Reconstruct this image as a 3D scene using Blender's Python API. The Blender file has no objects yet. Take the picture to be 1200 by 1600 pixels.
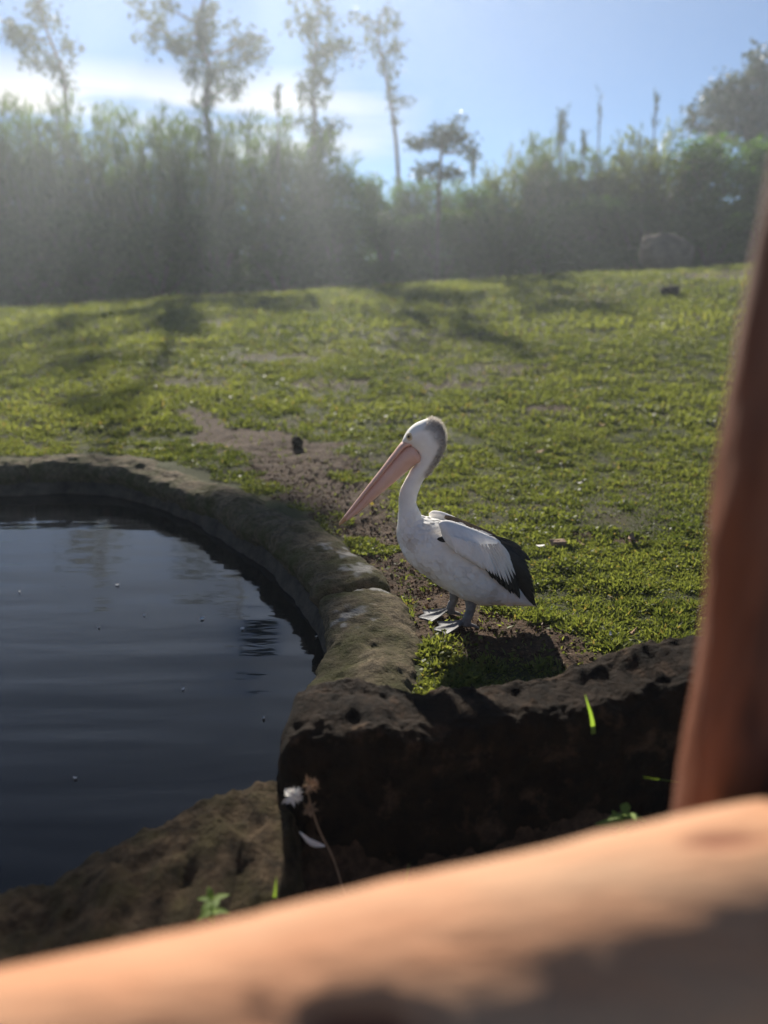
import bpy, math, random
import numpy as np
from mathutils import Vector, Matrix
from mathutils.bvhtree import BVHTree

R = math.radians
SC = bpy.context.scene
COL = SC.collection
rng = np.random.default_rng(7)
random.seed(7)

# ------------------------------------------------------------------ camera, sky, sun, exposure
CAM_H, PITCH, FPX = 1.55, R(17.0), 1208.0
SUN_EL, SUN_AZ = R(25.5), R(-9.5)          # azimuth from +Y, negative = to the left

cam_d = bpy.data.cameras.new('camera')
cam = bpy.data.objects.new('camera', cam_d); COL.objects.link(cam)
cam.location = (0, 0, CAM_H)
cam.rotation_euler = (math.pi / 2 - PITCH, 0, 0)
cam_d.sensor_fit = 'VERTICAL'; cam_d.sensor_height = 36.0; cam_d.sensor_width = 27.0
cam_d.lens = 36.0 * FPX / 1600.0
cam_d.clip_start = 0.02; cam_d.clip_end = 3000
cam_d.dof.use_dof = True
cam_d.dof.focus_distance = 3.58
cam_d.dof.aperture_fstop = 0.92
SC.camera = cam

w = bpy.data.worlds.new('World'); SC.world = w; w.use_nodes = True
nt = w.node_tree; nt.nodes.clear()
wo = nt.nodes.new('ShaderNodeOutputWorld'); bg = nt.nodes.new('ShaderNodeBackground')
sky = nt.nodes.new('ShaderNodeTexSky'); sky.sky_type = 'NISHITA'; sky.sun_disc = False
sky.sun_elevation = SUN_EL; sky.sun_rotation = SUN_AZ
sky.air_density = 0.64; sky.dust_density = 0.0; sky.ozone_density = 3.2
# thin streaky cloud bank low over the horizon
tc = nt.nodes.new('ShaderNodeTexCoord'); sep = nt.nodes.new('ShaderNodeSeparateXYZ')
mp = nt.nodes.new('ShaderNodeMapping'); mp.inputs['Scale'].default_value = (2.2, 2.2, 16)
mp.inputs['Location'].default_value = (0.35, 0.0, 0.3)
nz = nt.nodes.new('ShaderNodeTexNoise'); nz.inputs['Scale'].default_value = 1.6; nz.inputs['Detail'].default_value = 6
r1 = nt.nodes.new('ShaderNodeMapRange'); r1.inputs[1].default_value = 0.38; r1.inputs[2].default_value = 0.56
r2 = nt.nodes.new('ShaderNodeValToRGB')
els = r2.color_ramp.elements
els[0].position = 0.10; els[0].color = (0, 0, 0, 1); els[1].position = 0.145; els[1].color = (1, 1, 1, 1)
e = els.new(0.185); e.color = (1, 1, 1, 1); e = els.new(0.225); e.color = (0, 0, 0, 1)
mu = nt.nodes.new('ShaderNodeMath'); mu.operation = 'MULTIPLY'
mu2 = nt.nodes.new('ShaderNodeMath'); mu2.operation = 'MULTIPLY'; mu2.inputs[1].default_value = 0.95
mix = nt.nodes.new('ShaderNodeMix'); mix.data_type = 'RGBA'
L = nt.links.new
L(tc.outputs['Generated'], mp.inputs['Vector']); L(mp.outputs[0], nz.inputs['Vector'])
L(tc.outputs['Generated'], sep.inputs[0]); L(sep.outputs['Z'], r2.inputs[0])
L(nz.outputs['Fac'], r1.inputs[0]); L(r1.outputs[0], mu.inputs[0]); L(r2.outputs['Color'], mu.inputs[1])
r3 = nt.nodes.new('ShaderNodeMapRange'); r3.inputs[1].default_value = 0.06; r3.inputs[2].default_value = -0.12; L(sep.outputs['X'], r3.inputs[0])
mu3 = nt.nodes.new('ShaderNodeMath'); mu3.operation = 'MULTIPLY'; L(mu.outputs[0], mu3.inputs[0]); L(r3.outputs[0], mu3.inputs[1]); L(mu3.outputs[0], mu2.inputs[0]); L(mu2.outputs[0], mix.inputs[0])
L(sky.outputs[0], mix.inputs[6]); mix.inputs[7].default_value = (9.0, 8.8, 8.3, 1)
L(mix.outputs[2], bg.inputs[0]); bg.inputs[1].default_value = 0.05
L(bg.outputs[0], wo.inputs[0])

sl = bpy.data.lights.new('sun', 'SUN'); sl.energy = 5.0; sl.angle = R(0.53); sl.color = (1, 0.93, 0.82)
so = bpy.data.objects.new('sun', sl); COL.objects.link(so)
SUN_DIR = Vector((math.sin(SUN_AZ) * math.cos(SUN_EL), math.cos(SUN_AZ) * math.cos(SUN_EL), math.sin(SUN_EL)))
so.rotation_euler = SUN_DIR.to_track_quat('Z', 'Y').to_euler(); so.location = (-5, 20, 20)

vs = SC.view_settings
vs.view_transform = 'Standard'; vs.look = 'None'; vs.exposure = 1.0; vs.gamma = 1.0; vs.use_curve_mapping = False
SC.cycles.volume_bounces = 0
SC.cycles.max_bounces = 8; SC.cycles.transparent_max_bounces = 8
SC.cycles.sample_clamp_indirect = 6

# ------------------------------------------------------------------ pixel helpers (photo pixels 1200 x 1600)
def ray(u, v):
    cx, cy = (u - 600) / FPX, (800 - v) / FPX
    c, s = math.cos(PITCH), math.sin(PITCH)
    return np.array([cx, c + s * cy, -s + c * cy])
def at_z(u, v, z):
    d = ray(u, v); t = (z - CAM_H) / d[2]
    return np.array([d[0] * t, d[1] * t, z])
def at_y(u, v, y):
    d = ray(u, v); t = y / d[1]
    return np.array([d[0] * t, y, CAM_H + d[2] * t])

# ------------------------------------------------------------------ noise
def _hash(i, j, k, seed):
    h = (i * 374761393 + j * 668265263 + k * 2147483647 + seed * 144665) & 0xffffffff
    h = ((h ^ (h >> 13)) * 1274126177) & 0xffffffff
    h = (h ^ (h >> 16)) * 2246822519 & 0xffffffff
    return ((h ^ (h >> 15)) & 0xffffff) / float(0xffffff) * 2 - 1
def vnoise(p, seed=0):
    p = np.asarray(p, float)
    i = np.floor(p).astype(np.int64); f = p - i; f = f * f * f * (f * (f * 6 - 15) + 10)
    r = 0
    for a in (0, 1):
        for b in (0, 1):
            for c in (0, 1):
                wgt = (f[:, 0] if a else 1 - f[:, 0]) * (f[:, 1] if b else 1 - f[:, 1]) * (f[:, 2] if c else 1 - f[:, 2])
                r = r + wgt * _hash(i[:, 0] + a, i[:, 1] + b, i[:, 2] + c, seed)
    return r
def fbm(p, octv=4, seed=0, gain=0.5):
    p = np.asarray(p, float); r = 0; a = 1
    for o in range(octv):
        r = r + a * vnoise(p * 2 ** o + o * 17.3, seed + o); a *= gain
    return r
def p3(x, y, z=0):
    x = np.asarray(x, float); return np.stack([x, np.asarray(y, float) + 0 * x, 0 * x + z], 1)

# ------------------------------------------------------------------ mesh helpers
def mesh_np(name, verts, faces, mat, smooth=True, attrs=None):
    me = bpy.data.meshes.new(name)
    verts = np.asarray(verts, np.float32); faces = np.asarray(faces, np.int32)
    n, k = faces.shape
    me.vertices.add(len(verts)); me.vertices.foreach_set('co', verts.ravel())
    me.loops.add(n * k); me.loops.foreach_set('vertex_index', faces.ravel())
    me.polygons.add(n); me.polygons.foreach_set('loop_start', np.arange(0, n * k, k, dtype=np.int32))
    me.polygons.foreach_set('loop_total', np.full(n, k, np.int32))
    me.polygons.foreach_set('use_smooth', np.full(n, smooth))
    for an, av in (attrs or {}).items():
        at = me.attributes.new(an, 'FLOAT', 'POINT'); at.data.foreach_set('value', np.asarray(av, np.float32).ravel())
    me.update(calc_edges=True); me.validate()
    me.materials.append(mat)
    return me
def obj(name, me, parent=None, loc=(0, 0, 0), **props):
    o = bpy.data.objects.new(name, me); COL.objects.link(o); o.location = loc
    if parent is not None: o.parent = parent
    for k, v in props.items(): o[k] = v
    return o
def thing(name, loc, label, category, group=None):
    o = obj(name, None, None, loc, label=label, category=category)
    o.empty_display_size = 0.1
    if group: o['group'] = group
    return o
def grid_faces(nu, nv, wrap_v=True):
    """nu rings of nv vertices"""
    i = np.arange(nu - 1)[:, None]; j = np.arange(nv if wrap_v else nv - 1)[None, :]
    j2 = (j + 1) % nv
    a = i * nv + j; b = i * nv + j2; c = (i + 1) * nv + j2; d = (i + 1) * nv + j
    return np.stack([a, b, c, d], -1).reshape(-1, 4)
def catmull(P, n):
    P = np.asarray(P, float); out = []
    Q = np.vstack([2 * P[0] - P[1], P, 2 * P[-1] - P[-2]])
    for i in range(1, len(Q) - 2):
        for t in np.linspace(0, 1, n, endpoint=False):
            a, b, c, d = Q[i - 1], Q[i], Q[i + 1], Q[i + 2]
            out.append(0.5 * (2 * b + (c - a) * t + (2 * a - 5 * b + 4 * c - d) * t * t + (3 * b - a - 3 * c + d) * t ** 3))
    out.append(P[-1]); return np.array(out)
def tube_np(path, radii, seg=8):
    path = np.asarray(path, float); radii = np.asarray(radii, float) * np.ones(len(path))
    tg = np.gradient(path, axis=0); tg /= np.linalg.norm(tg, axis=1)[:, None] + 1e-9
    up = np.array([0, 0, 1.0]) if abs(tg[0][2]) < 0.9 else np.array([0, 1.0, 0])
    a = np.cross(tg, up); a /= np.linalg.norm(a, axis=1)[:, None] + 1e-9; b = np.cross(tg, a)
    th = np.linspace(0, 2 * math.pi, seg, endpoint=False)
    v = path[:, None] + radii[:, None, None] * (a[:, None] * np.cos(th)[None, :, None] + b[:, None] * np.sin(th)[None, :, None])
    return v.reshape(-1, 3), grid_faces(len(path), seg)
class MB:
    """collects quads of one part"""
    def __init__(s): s.v = []; s.f = []; s.n = 0; s.a = {}
    def add(s, v, f, **attrs):
        v = np.asarray(v, float); f = np.asarray(f, int)
        s.v.append(v); s.f.append(f + s.n); s.n += len(v)
        for k, x in attrs.items(): s.a.setdefault(k, []).append(np.ones(len(v)) * x)
        return s
    def mesh(s, name, mat, off=(0, 0, 0), smooth=True):
        return mesh_np(name, np.vstack(s.v) - np.asarray(off), np.vstack(s.f), mat, smooth, {k: np.concatenate(x) for k, x in s.a.items()})

# ------------------------------------------------------------------ materials
def mat(name, c1, c2, scale=8, rough=0.8, bump=0.0, bscale=30, spec=0.3, detail=6, c3=None, c3s=2.0, c3lo=0.55, c3hi=0.7, attr=None, ac=None, stretch=None, lo=0.35, hi=0.65, bdist=0.01):
    m = bpy.data.materials.new(name); m.use_nodes = True
    t = m.node_tree; b = t.nodes['Principled BSDF']; L = t.links.new
    b.inputs['Roughness'].default_value = rough; b.inputs['Specular IOR Level'].default_value = spec
    tc = t.nodes.new('ShaderNodeTexCoord'); src = tc.outputs['Object']
    if stretch:
        mp = t.nodes.new('ShaderNodeMapping'); mp.inputs['Scale'].default_value = stretch
        L(src, mp.inputs[0]); src = mp.outputs[0]
    def noise(s, d=detail):
        n = t.nodes.new('ShaderNodeTexNoise'); n.inputs['Scale'].default_value = s; n.inputs['Detail'].default_value = d
        n.inputs['Roughness'].default_value = 0.62
        L(src, n.inputs['Vector']); return n.outputs['Fac']
    def rng_(x, lo, hi):
        r = t.nodes.new('ShaderNodeMapRange'); r.inputs[1].default_value = lo; r.inputs[2].default_value = hi
        L(x, r.inputs[0]); return r.outputs[0]
    def mixc(f, a, bb):
        x = t.nodes.new('ShaderNodeMix'); x.data_type = 'RGBA'; L(f, x.inputs[0])
        for i, q in ((6, a), (7, bb)):
            if isinstance(q, tuple): x.inputs[i].default_value = (*q, 1)
            else: L(q, x.inputs[i])
        return x.outputs[2]
    c = mixc(rng_(noise(scale), lo, hi), c1, c2)
    if c3: c = mixc(rng_(noise(c3s), c3lo, c3hi), c, c3)
    if attr:
        for an, col in (attr if isinstance(attr, list) else [(attr, ac)]):
            A = t.nodes.new('ShaderNodeAttribute'); A.attribute_name = an
            c = mixc(A.outputs['Fac'], c, col)
    L(c, b.inputs['Base Color'])
    if bump:
        bp = t.nodes.new('ShaderNodeBump'); bp.inputs['Strength'].default_value = bump; bp.inputs['Distance'].default_value = bdist
        L(noise(bscale, 8), bp.inputs['Height']); L(bp.outputs[0], b.inputs['Normal'])
    return m
def leaf_mat(name, dark, light, rough=0.5, trans=0.45, tcol=None, spec=0.4):
    m = bpy.data.materials.new(name); m.use_nodes = True
    t = m.node_tree; b = t.nodes['Principled BSDF']; L = t.links.new; out = t.nodes['Material Output']
    b.inputs['Roughness'].default_value = rough; b.inputs['Specular IOR Level'].default_value = spec
    A = t.nodes.new('ShaderNodeAttribute'); A.attribute_name = 'tint'
    rp = t.nodes.new('ShaderNodeValToRGB'); e = rp.color_ramp.elements
    e[0].color = (*dark, 1); e[1].color = (*light, 1); L(A.outputs['Fac'], rp.inputs[0]); L(rp.outputs[0], b.inputs['Base Color'])
    tr = t.nodes.new('ShaderNodeBsdfTranslucent')
    hs = t.nodes.new('ShaderNodeMix'); hs.data_type = 'RGBA'; hs.blend_type = 'MULTIPLY'; hs.inputs[0].default_value = 1
    L(rp.outputs[0], hs.inputs[6]); hs.inputs[7].default_value = (*(tcol or (1.6, 1.7, 0.7)), 1); L(hs.outputs[2], tr.inputs[0])
    mx = t.nodes.new('ShaderNodeMixShader'); mx.inputs[0].default_value = trans
    L(b.outputs[0], mx.inputs[1]); L(tr.outputs[0], mx.inputs[2]); L(mx.outputs[0], out.inputs[0])
    return m

M = {}
M['soil'] = mat('soil', (0.036, 0.021, 0.012), (0.100, 0.060, 0.035), 30, 0.95, 0.9, 60, 0.15, 8, attr='green', ac=(0.048, 0.056, 0.019), bdist=0.02)
M['clod'] = mat('clod', (0.038, 0.023, 0.014), (0.15, 0.095, 0.058), 40, 0.95, 0.5, 120, 0.15)
M['litter'] = mat('litter', (0.11, 0.07, 0.035), (0.24, 0.18, 0.10), 6, 0.8)
M['rim'] = mat('rim_stone', (0.065, 0.050, 0.031), (0.170, 0.132, 0.080), 26, 0.95, 1.0, 85, 0.15, 9, c3=(0.060, 0.058, 0.018), c3s=5.0, c3lo=0.42, c3hi=0.62, attr='lime', ac=(0.42, 0.41, 0.39), bdist=0.015)
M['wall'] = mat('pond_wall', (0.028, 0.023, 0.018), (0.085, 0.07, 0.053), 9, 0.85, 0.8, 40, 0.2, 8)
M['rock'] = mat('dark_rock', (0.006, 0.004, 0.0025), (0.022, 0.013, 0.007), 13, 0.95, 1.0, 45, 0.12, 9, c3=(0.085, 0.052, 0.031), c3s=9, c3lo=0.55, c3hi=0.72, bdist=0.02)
M['mossrock'] = mat('mossy_rock', (0.022, 0.015, 0.008), (0.115, 0.078, 0.044), 16, 0.95, 1.0, 50, 0.15, 9, c3=(0.058, 0.046, 0.018), c3s=7, c3lo=0.45, c3hi=0.65, bdist=0.02)
M['log'] = mat('painted_log', (0.44, 0.20, 0.10), (0.48, 0.27, 0.155), 3.5, 0.8, 0.8, 22, 0.25, 8, c3=(0.43, 0.27, 0.165), c3s=2.6, c3lo=0.48, c3hi=0.66, stretch=(0.5, 1.7, 1.7), attr=[('pit_shade', (0.20, 0.07, 0.035))], bdist=0.008)  # attribute colour paints the shade of the hollows, plus a darker knot streak
M['post'] = mat('post_bark', (0.05, 0.025, 0.019), (0.18, 0.092, 0.066), 6, 0.85, 0.8, 22, 0.2, 8, c3=(0.21, 0.07, 0.03), c3s=1.3, c3lo=0.42, c3hi=0.62, stretch=(3, 3, 0.5), bdist=0.01)
M['boulder'] = mat('boulder', (0.07, 0.05, 0.035), (0.19, 0.14, 0.10), 3, 0.9, 0.6, 14, 0.2)
M['brick'] = mat('brick_bit', (0.20, 0.13, 0.085), (0.30, 0.21, 0.14), 20, 0.9, 0.4, 80, 0.2)
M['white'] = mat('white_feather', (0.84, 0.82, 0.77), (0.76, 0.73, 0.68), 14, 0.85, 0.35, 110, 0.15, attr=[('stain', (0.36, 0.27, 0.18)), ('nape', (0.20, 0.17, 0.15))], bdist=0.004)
M['wingw'] = mat('wing_white', (0.82, 0.80, 0.77), (0.70, 0.68, 0.65), 30, 0.85, 0.3, 90, 0.15, stretch=(1, 1, 0.35), bdist=0.004)
M['black'] = mat('black_feather', (0.008, 0.007, 0.007), (0.022, 0.020, 0.019), 30, 0.55, 0.3, 90, 0.3, bdist=0.004)
M['brownf'] = mat('brown_feather', (0.05, 0.035, 0.025), (0.13, 0.095, 0.07), 30, 0.6, 0.3, 90, 0.3, bdist=0.004)
M['bill'] = mat('bill_skin', (0.68, 0.39, 0.29), (0.76, 0.49, 0.39), 10, 0.5, 0.25, 60, 0.4, stretch=(1, 1, 1), attr=[('edge', (0.42, 0.22, 0.18))], bdist=0.003)
M['nail'] = mat('bill_nail', (0.48, 0.27, 0.13), (0.55, 0.33, 0.18), 20, 0.4)
M['leg'] = mat('leg_skin', (0.12, 0.12, 0.12), (0.21, 0.21, 0.21), 40, 0.55, 0.5, 160, 0.4, bdist=0.003)
M['web'] = mat('web_skin', (0.15, 0.15, 0.155), (0.24, 0.24, 0.245), 30, 0.7, 0.6, 90, 0.25, bdist=0.003)
M['iris'] = mat('iris', (0.42, 0.30, 0.12), (0.34, 0.22, 0.09), 60, 0.2, spec=0.6)
M['pupil'] = mat('pupil', (0.01, 0.008, 0.006), (0.015, 0.01, 0.008), 10, 0.1, spec=0.6)
M['eyering'] = mat('eye_ring', (0.66, 0.56, 0.36), (0.58, 0.47, 0.30), 60, 0.6)
M['trunk'] = mat('tree_bark', (0.07, 0.055, 0.04), (0.16, 0.13, 0.10), 4, 0.9, 0.5, 10)
M['fluff'] = mat('fluff', (0.82, 0.80, 0.76), (0.70, 0.66, 0.6), 20, 0.9)
M['drystalk'] = mat('dry_stalk', (0.22, 0.14, 0.08), (0.34, 0.22, 0.13), 20, 0.85)
M['grass'] = leaf_mat('grass', (0.044, 0.062, 0.018), (0.165, 0.190, 0.062), 0.55, 0.5, (1.8, 1.7, 0.8), 0.25)
_e = M['grass'].node_tree.nodes['Color Ramp'].color_ramp.elements; _e[1].position = 0.9; _n = _e.new(1.0); _n.color = (0.17, 0.14, 0.06, 1)
M['weed'] = leaf_mat('weed', (0.10, 0.18, 0.03), (0.22, 0.30, 0.07), 0.6, 0.45, spec=0.15)
M['bamboo'] = leaf_mat('bamboo_leaf', (0.030, 0.056, 0.012), (0.105, 0.145, 0.032), 0.6, 0.5, spec=0.12)
M['bamboo_y'] = leaf_mat('bamboo_leaf_yellow', (0.045, 0.060, 0.014), (0.15, 0.165, 0.042), 0.5, 0.5)
M['shrub'] = leaf_mat('shrub_leaf', (0.022, 0.052, 0.009), (0.085, 0.155, 0.026), 0.6, 0.5, spec=0.12)
M['treeleaf'] = leaf_mat('tree_leaf', (0.022, 0.032, 0.014), (0.060, 0.075, 0.030), 0.5, 0.4, (1.4, 1.5, 0.8))

# water: near-black, wind-rippled
m = bpy.data.materials.new('water'); m.use_nodes = True; t = m.node_tree; b = t.nodes['Principled BSDF']; L = t.links.new
b.inputs['Base Color'].default_value = (0.007, 0.008, 0.010, 1); b.inputs['Roughness'].default_value = 0.045
b.inputs['IOR'].default_value = 1.33; b.inputs['Specular IOR Level'].default_value = 0.5
tcw = t.nodes.new('ShaderNodeTexCoord')
def wav(scale, sc, det):
    mpw = t.nodes.new('ShaderNodeMapping'); mpw.inputs['Scale'].default_value = sc; mpw.inputs['Rotation'].default_value = (0, 0, R(-7))
    n = t.nodes.new('ShaderNodeTexNoise'); n.inputs['Scale'].default_value = scale; n.inputs['Detail'].default_value = det
    L(tcw.outputs['Object'], mpw.inputs[0]); L(mpw.outputs[0], n.inputs['Vector']); return n.outputs['Fac']
a1 = t.nodes.new('ShaderNodeMath'); a1.operation = 'MULTIPLY_ADD'; a1.inputs[1].default_value = 0.10
L(wav(9.0, (0.5, 1.5, 1), 2), a1.inputs[0]); L(wav(1.6, (0.30, 1.9, 1), 1.5), a1.inputs[2])
bw = t.nodes.new('ShaderNodeBump'); bw.inputs['Strength'].default_value = 1.0; bw.inputs['Distance'].default_value = 0.014
L(a1.outputs[0], bw.inputs['Height']); L(bw.outputs[0], b.inputs['Normal'])
M['water'] = m

# ------------------------------------------------------------------ pond outline (water line) and terrain
WZ = -0.22
vis = [(0, 775), (150, 773), (250, 797), (330, 832), (400, 877), (450, 925), (485, 972), (508, 1020), (512, 1075)]
out_pts = [at_z(u, v, WZ)[:2] for u, v in vis]
out_pts += [(-0.34, 2.5), (-0.46, 2.12), (-0.95, 1.74), (-1.6, 1.50), (-2.6, 1.52), (-3.9, 2.0), (-5.1, 2.9), (-5.5, 4.2), (-5.0, 5.4), (-4.2, 6.05)]
cl = np.array(out_pts + [out_pts[0]])
OUT = catmull(cl, 14)[:-1]
OC = np.array([-2.6, 4.0])
def poly_sd(x, y, P=OUT):
    """signed distance to the outline, negative inside"""
    A = P; B = np.roll(P, -1, 0); d2 = np.full(len(x), 1e9); ins = np.zeros(len(x), bool)
    for a, b_ in zip(A, B):
        e = b_ - a; l2 = e @ e
        t_ = np.clip(((x - a[0]) * e[0] + (y - a[1]) * e[1]) / l2, 0, 1)
        d2 = np.minimum(d2, (x - a[0] - t_ * e[0]) ** 2 + (y - a[1] - t_ * e[1]) ** 2)
        c = (a[1] > y) != (b_[1] > y)
        xi = a[0] + (y - a[1]) * e[0] / (e[1] if abs(e[1]) > 1e-12 else 1e-12)
        ins ^= c & (x < xi)
    return np.where(ins, -1, 1) * np.sqrt(d2)
def sstep(x, a, b): t_ = np.clip((x - a) / (b - a), 0, 1); return t_ * t_ * (3 - 2 * t_)
def yfront(x): return np.interp(x, [-7, -3, -1.5, -0.4, 1.2, 3, 8], [0.4, 0.9, 1.45, 2.05, 2.30, 2.5, 2.6])
def pond_sd(x, y):
    sd = np.full(len(x), 9.0); k = (x > -7) & (x < 1.5) & (y > 0.5) & (y < 8)
    if k.any(): sd[k] = poly_sd(x[k], y[k])
    return sd
def terr(x, y, fine=True, sd=None):
    x = np.asarray(x, float); y = np.asarray(y, float)
    crest = np.clip(1.23 + 0.058 * x, 0.2, 3.0)
    t_ = np.clip((y - 6.0) / 16.0, 0, 1)
    z = crest * (0.75 * t_ + 0.25 * t_ * t_ * (3 - 2 * t_)) - 0.018 * np.clip(y - 22, 0, 60)
    z = z + fbm(p3(x * 0.35, y * 0.35), 3, 3) * 0.05 * sstep(y, 4.5, 12)
    if fine:
        k = (np.abs(x) < 30) & (y < 40) & (y > -5)
        zz = np.zeros(len(x)); zz[k] = fbm(p3(x[k] * 2.2, y[k] * 2.2), 4, 5) * 0.018
        z = z + zz
    z = np.where(y < 30, z - 0.30 * (1 - sstep(y - yfront(x), -0.12, 0.06)), z)
    if sd is None: sd = pond_sd(x, y)
    z = z * (1 - (1 - sstep(sd, 0.12, 0.22))) + -0.75 * (1 - sstep(sd, 0.12, 0.22))
    return z

# bare soil along the pond rim and in worn patches
SOIL = [((300, 662), 0.16), ((350, 690), 0.30), ((470, 715), 0.42), ((520, 770), 0.34), ((590, 840), 0.26), ((640, 890), 0.25), ((690, 950), 0.24), ((760, 1000), 0.26), ((860, 1015), 0.17)]
SOILP = np.array([at_z(u, v, 0.0)[:2] for (u, v), _ in SOIL]); SOILR = np.array([r for _, r in SOIL])
PATCH = [((490, 600), 0.55, 0.30), ((700, 605), 0.5, 0.28), ((785, 575), 0.7, 0.45), ((1125, 428), 1.5, 1.1), ((430, 560), 0.8, 0.35), ((695, 978), 0.24, 0.24), ((905, 835), 0.12, 0.08), ((985, 845), 0.14, 0.08), ((860, 640), 0.3, 0.15)]
def march(u, v, _c={}):
    if (u, v) not in _c:
        dr = ray(u, v); ss = np.arange(1.5, 70, 0.02); zz = terr(dr[0] / dr[1] * ss, ss, False, np.full(len(ss), 9.0))
        k = np.argmax(CAM_H + dr[2] / dr[1] * ss <= zz); s_ = ss[k] if CAM_H + dr[2] / dr[1] * ss[k] <= zz[k] else 40.0
        _c[(u, v)] = (dr[0] / dr[1] * s_, s_)
    return _c[(u, v)]
def bare(x, y):
    d = np.full(len(x), 9.0)
    for i in range(len(SOILP) - 1):
        a, b_ = SOILP[i], SOILP[i + 1]; e = b_ - a
        t_ = np.clip(((x - a[0]) * e[0] + (y - a[1]) * e[1]) / (e @ e), 0, 1)
        d = np.minimum(d, np.hypot(x - a[0] - t_ * e[0], y - a[1] - t_ * e[1]) - (SOILR[i] * (1 - t_) + SOILR[i + 1] * t_))
    n = fbm(p3(x * 3.1, y * 3.1), 4, 21)
    k = 1 - sstep(d + 0.13 * n, -0.09, 0.07)
    for (u, v), rx, ry in PATCH:
        q = at_z(u, v, 0.0) if v > 640 else None
        if q is None:
            # march to the slope
            q = march(u, v)
        k = np.maximum(k, 0.9 * (1 - sstep(np.hypot((x - q[0]) / rx, (y - q[1]) / ry) + 0.5 * n, 0.7, 1.2)))
    n2 = fbm(p3(x * 0.9, y * 0.9), 4, 33)
    k = np.maximum(k, 0.45 * sstep(n2, 0.42, 0.8) * sstep(y, 3.8, 5.5))
    return k

def axis(lo, hi, step, far_lo, far_hi, g=1.13):
    a = list(np.arange(lo, hi, step)); s = step; p = a[-1]; up = []
    while p < far_hi: s *= g; p += s; up.append(p)
    s = step; p = lo; dn = []
    while p > far_lo: s *= g; p -= s; dn.append(p)
    return np.array(dn[::-1] + a + up)
gx = axis(-3.6, 2.6, 0.035, -450, 450); gy = axis(1.2, 7.2, 0.035, -60, 700)
GX, GY = np.meshgrid(gx, gy); fx, fy = GX.ravel(), GY.ravel()
gsd = pond_sd(fx, fy); gz = terr(fx, fy, True, gsd); gb = bare(fx, fy)
near = (fy < 7.5) & (fy > 1) & (np.abs(fx) < 4)
gz[near] += gb[near] * fbm(p3(fx[near] * 14, fy[near] * 14), 3, 9) * 0.012
gme = mesh_np('ground', np.stack([fx, fy, gz], 1), grid_faces(len(gy), len(gx), False), M['soil'], True, {'green': (1 - gb) * (0.85 + 0.15 * np.clip(fbm(p3(fx, fy), 2, 4), -1, 1)) * (gsd > 0.2) * sstep(fy - yfront(fx), 0.0, 0.25)})
obj('ground', gme, kind='structure')

# water sheet
ang = np.array(OUT) - OC; wv = [(*OC, WZ)]
o2 = OUT + (ang / np.linalg.norm(ang, axis=1)[:, None]) * 0.13
wv += [(p[0], p[1], WZ) for p in o2]; n = len(o2)
wf = [(0, 1 + i, 1 + (i + 1) % n) for i in range(n)]
obj('water', mesh_np('water', wv, wf, M['water']), kind='structure')

# unseen pale path added on the camera's side to bounce sunlight forward
pm = mat('bounce_path', (0.46, 0.38, 0.29), (0.56, 0.47, 0.37), 5, 0.9, 0.4, 60, 0.2)
px_ = np.linspace(-14, 14, 120); py_ = np.linspace(-9, 0.8, 60); PX, PY = np.meshgrid(px_, py_); a_, b2_ = PX.ravel(), PY.ravel()
b2_ = np.where(b2_ > 0.7, b2_ - np.clip(-a_ - 2, 0, 9) * 0.12, b2_)
obj('path', mesh_np('path', np.stack([a_, b2_, terr(a_, b2_, True) + 0.03], 1), grid_faces(60, 120, False), pm), kind='structure')

# ------------------------------------------------------------------ pond rim: separate kerb stones along the outline
seg = np.roll(OUT, -1, 0) - OUT; sl_ = np.linalg.norm(seg, axis=1); ARC = np.concatenate([[0], np.cumsum(sl_)]); TOT = ARC[-1]
def on_out(s):
    s = np.asarray(s) % TOT; i = np.clip(np.searchsorted(ARC, s, 'right') - 1, 0, len(OUT) - 1)
    t_ = ((s - ARC[i]) / sl_[i])[:, None]; p = OUT[i] + seg[i] * t_
    e = 0.12
    def q(s_):
        s_ = s_ % TOT; j = np.clip(np.searchsorted(ARC, s_, 'right') - 1, 0, len(OUT) - 1)
        return OUT[j] + seg[j] * ((s_ - ARC[j]) / sl_[j])[:, None]
    tg = q(s + e) - q(s - e); tg /= np.linalg.norm(tg, axis=1)[:, None]
    nrm = np.stack([tg[:, 1], -tg[:, 0]], 1)
    if np.mean(np.sum((p - OC) * nrm, 1)) < 0: nrm = -nrm
    return p, nrm
def arc_of(u, v, z=0.03):
    q = at_z(u, v, z)[:2]; return ARC[np.argmin(np.linalg.norm(OUT - q, axis=1))]
j45, jb, jc, jd = arc_of(45, 725), arc_of(432, 812), arc_of(548, 922), arc_of(560, 1100)
rim = thing('pond_rim', (*OUT[0], 0), 'curved mossy stone kerb running round the dark pond', 'kerb')
PROF = catmull([(0.05, -0.16), (0.005, -0.10), (-0.01, -0.04), (0.03, 0.015), (0.12, 0.036), (0.24, 0.038), (0.35, 0.012), (0.40, -0.06), (0.36, -0.16), (0.2, -0.19), (0.05, -0.16)], 7)[:-1]
PCX = PROF.mean(0)
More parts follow.
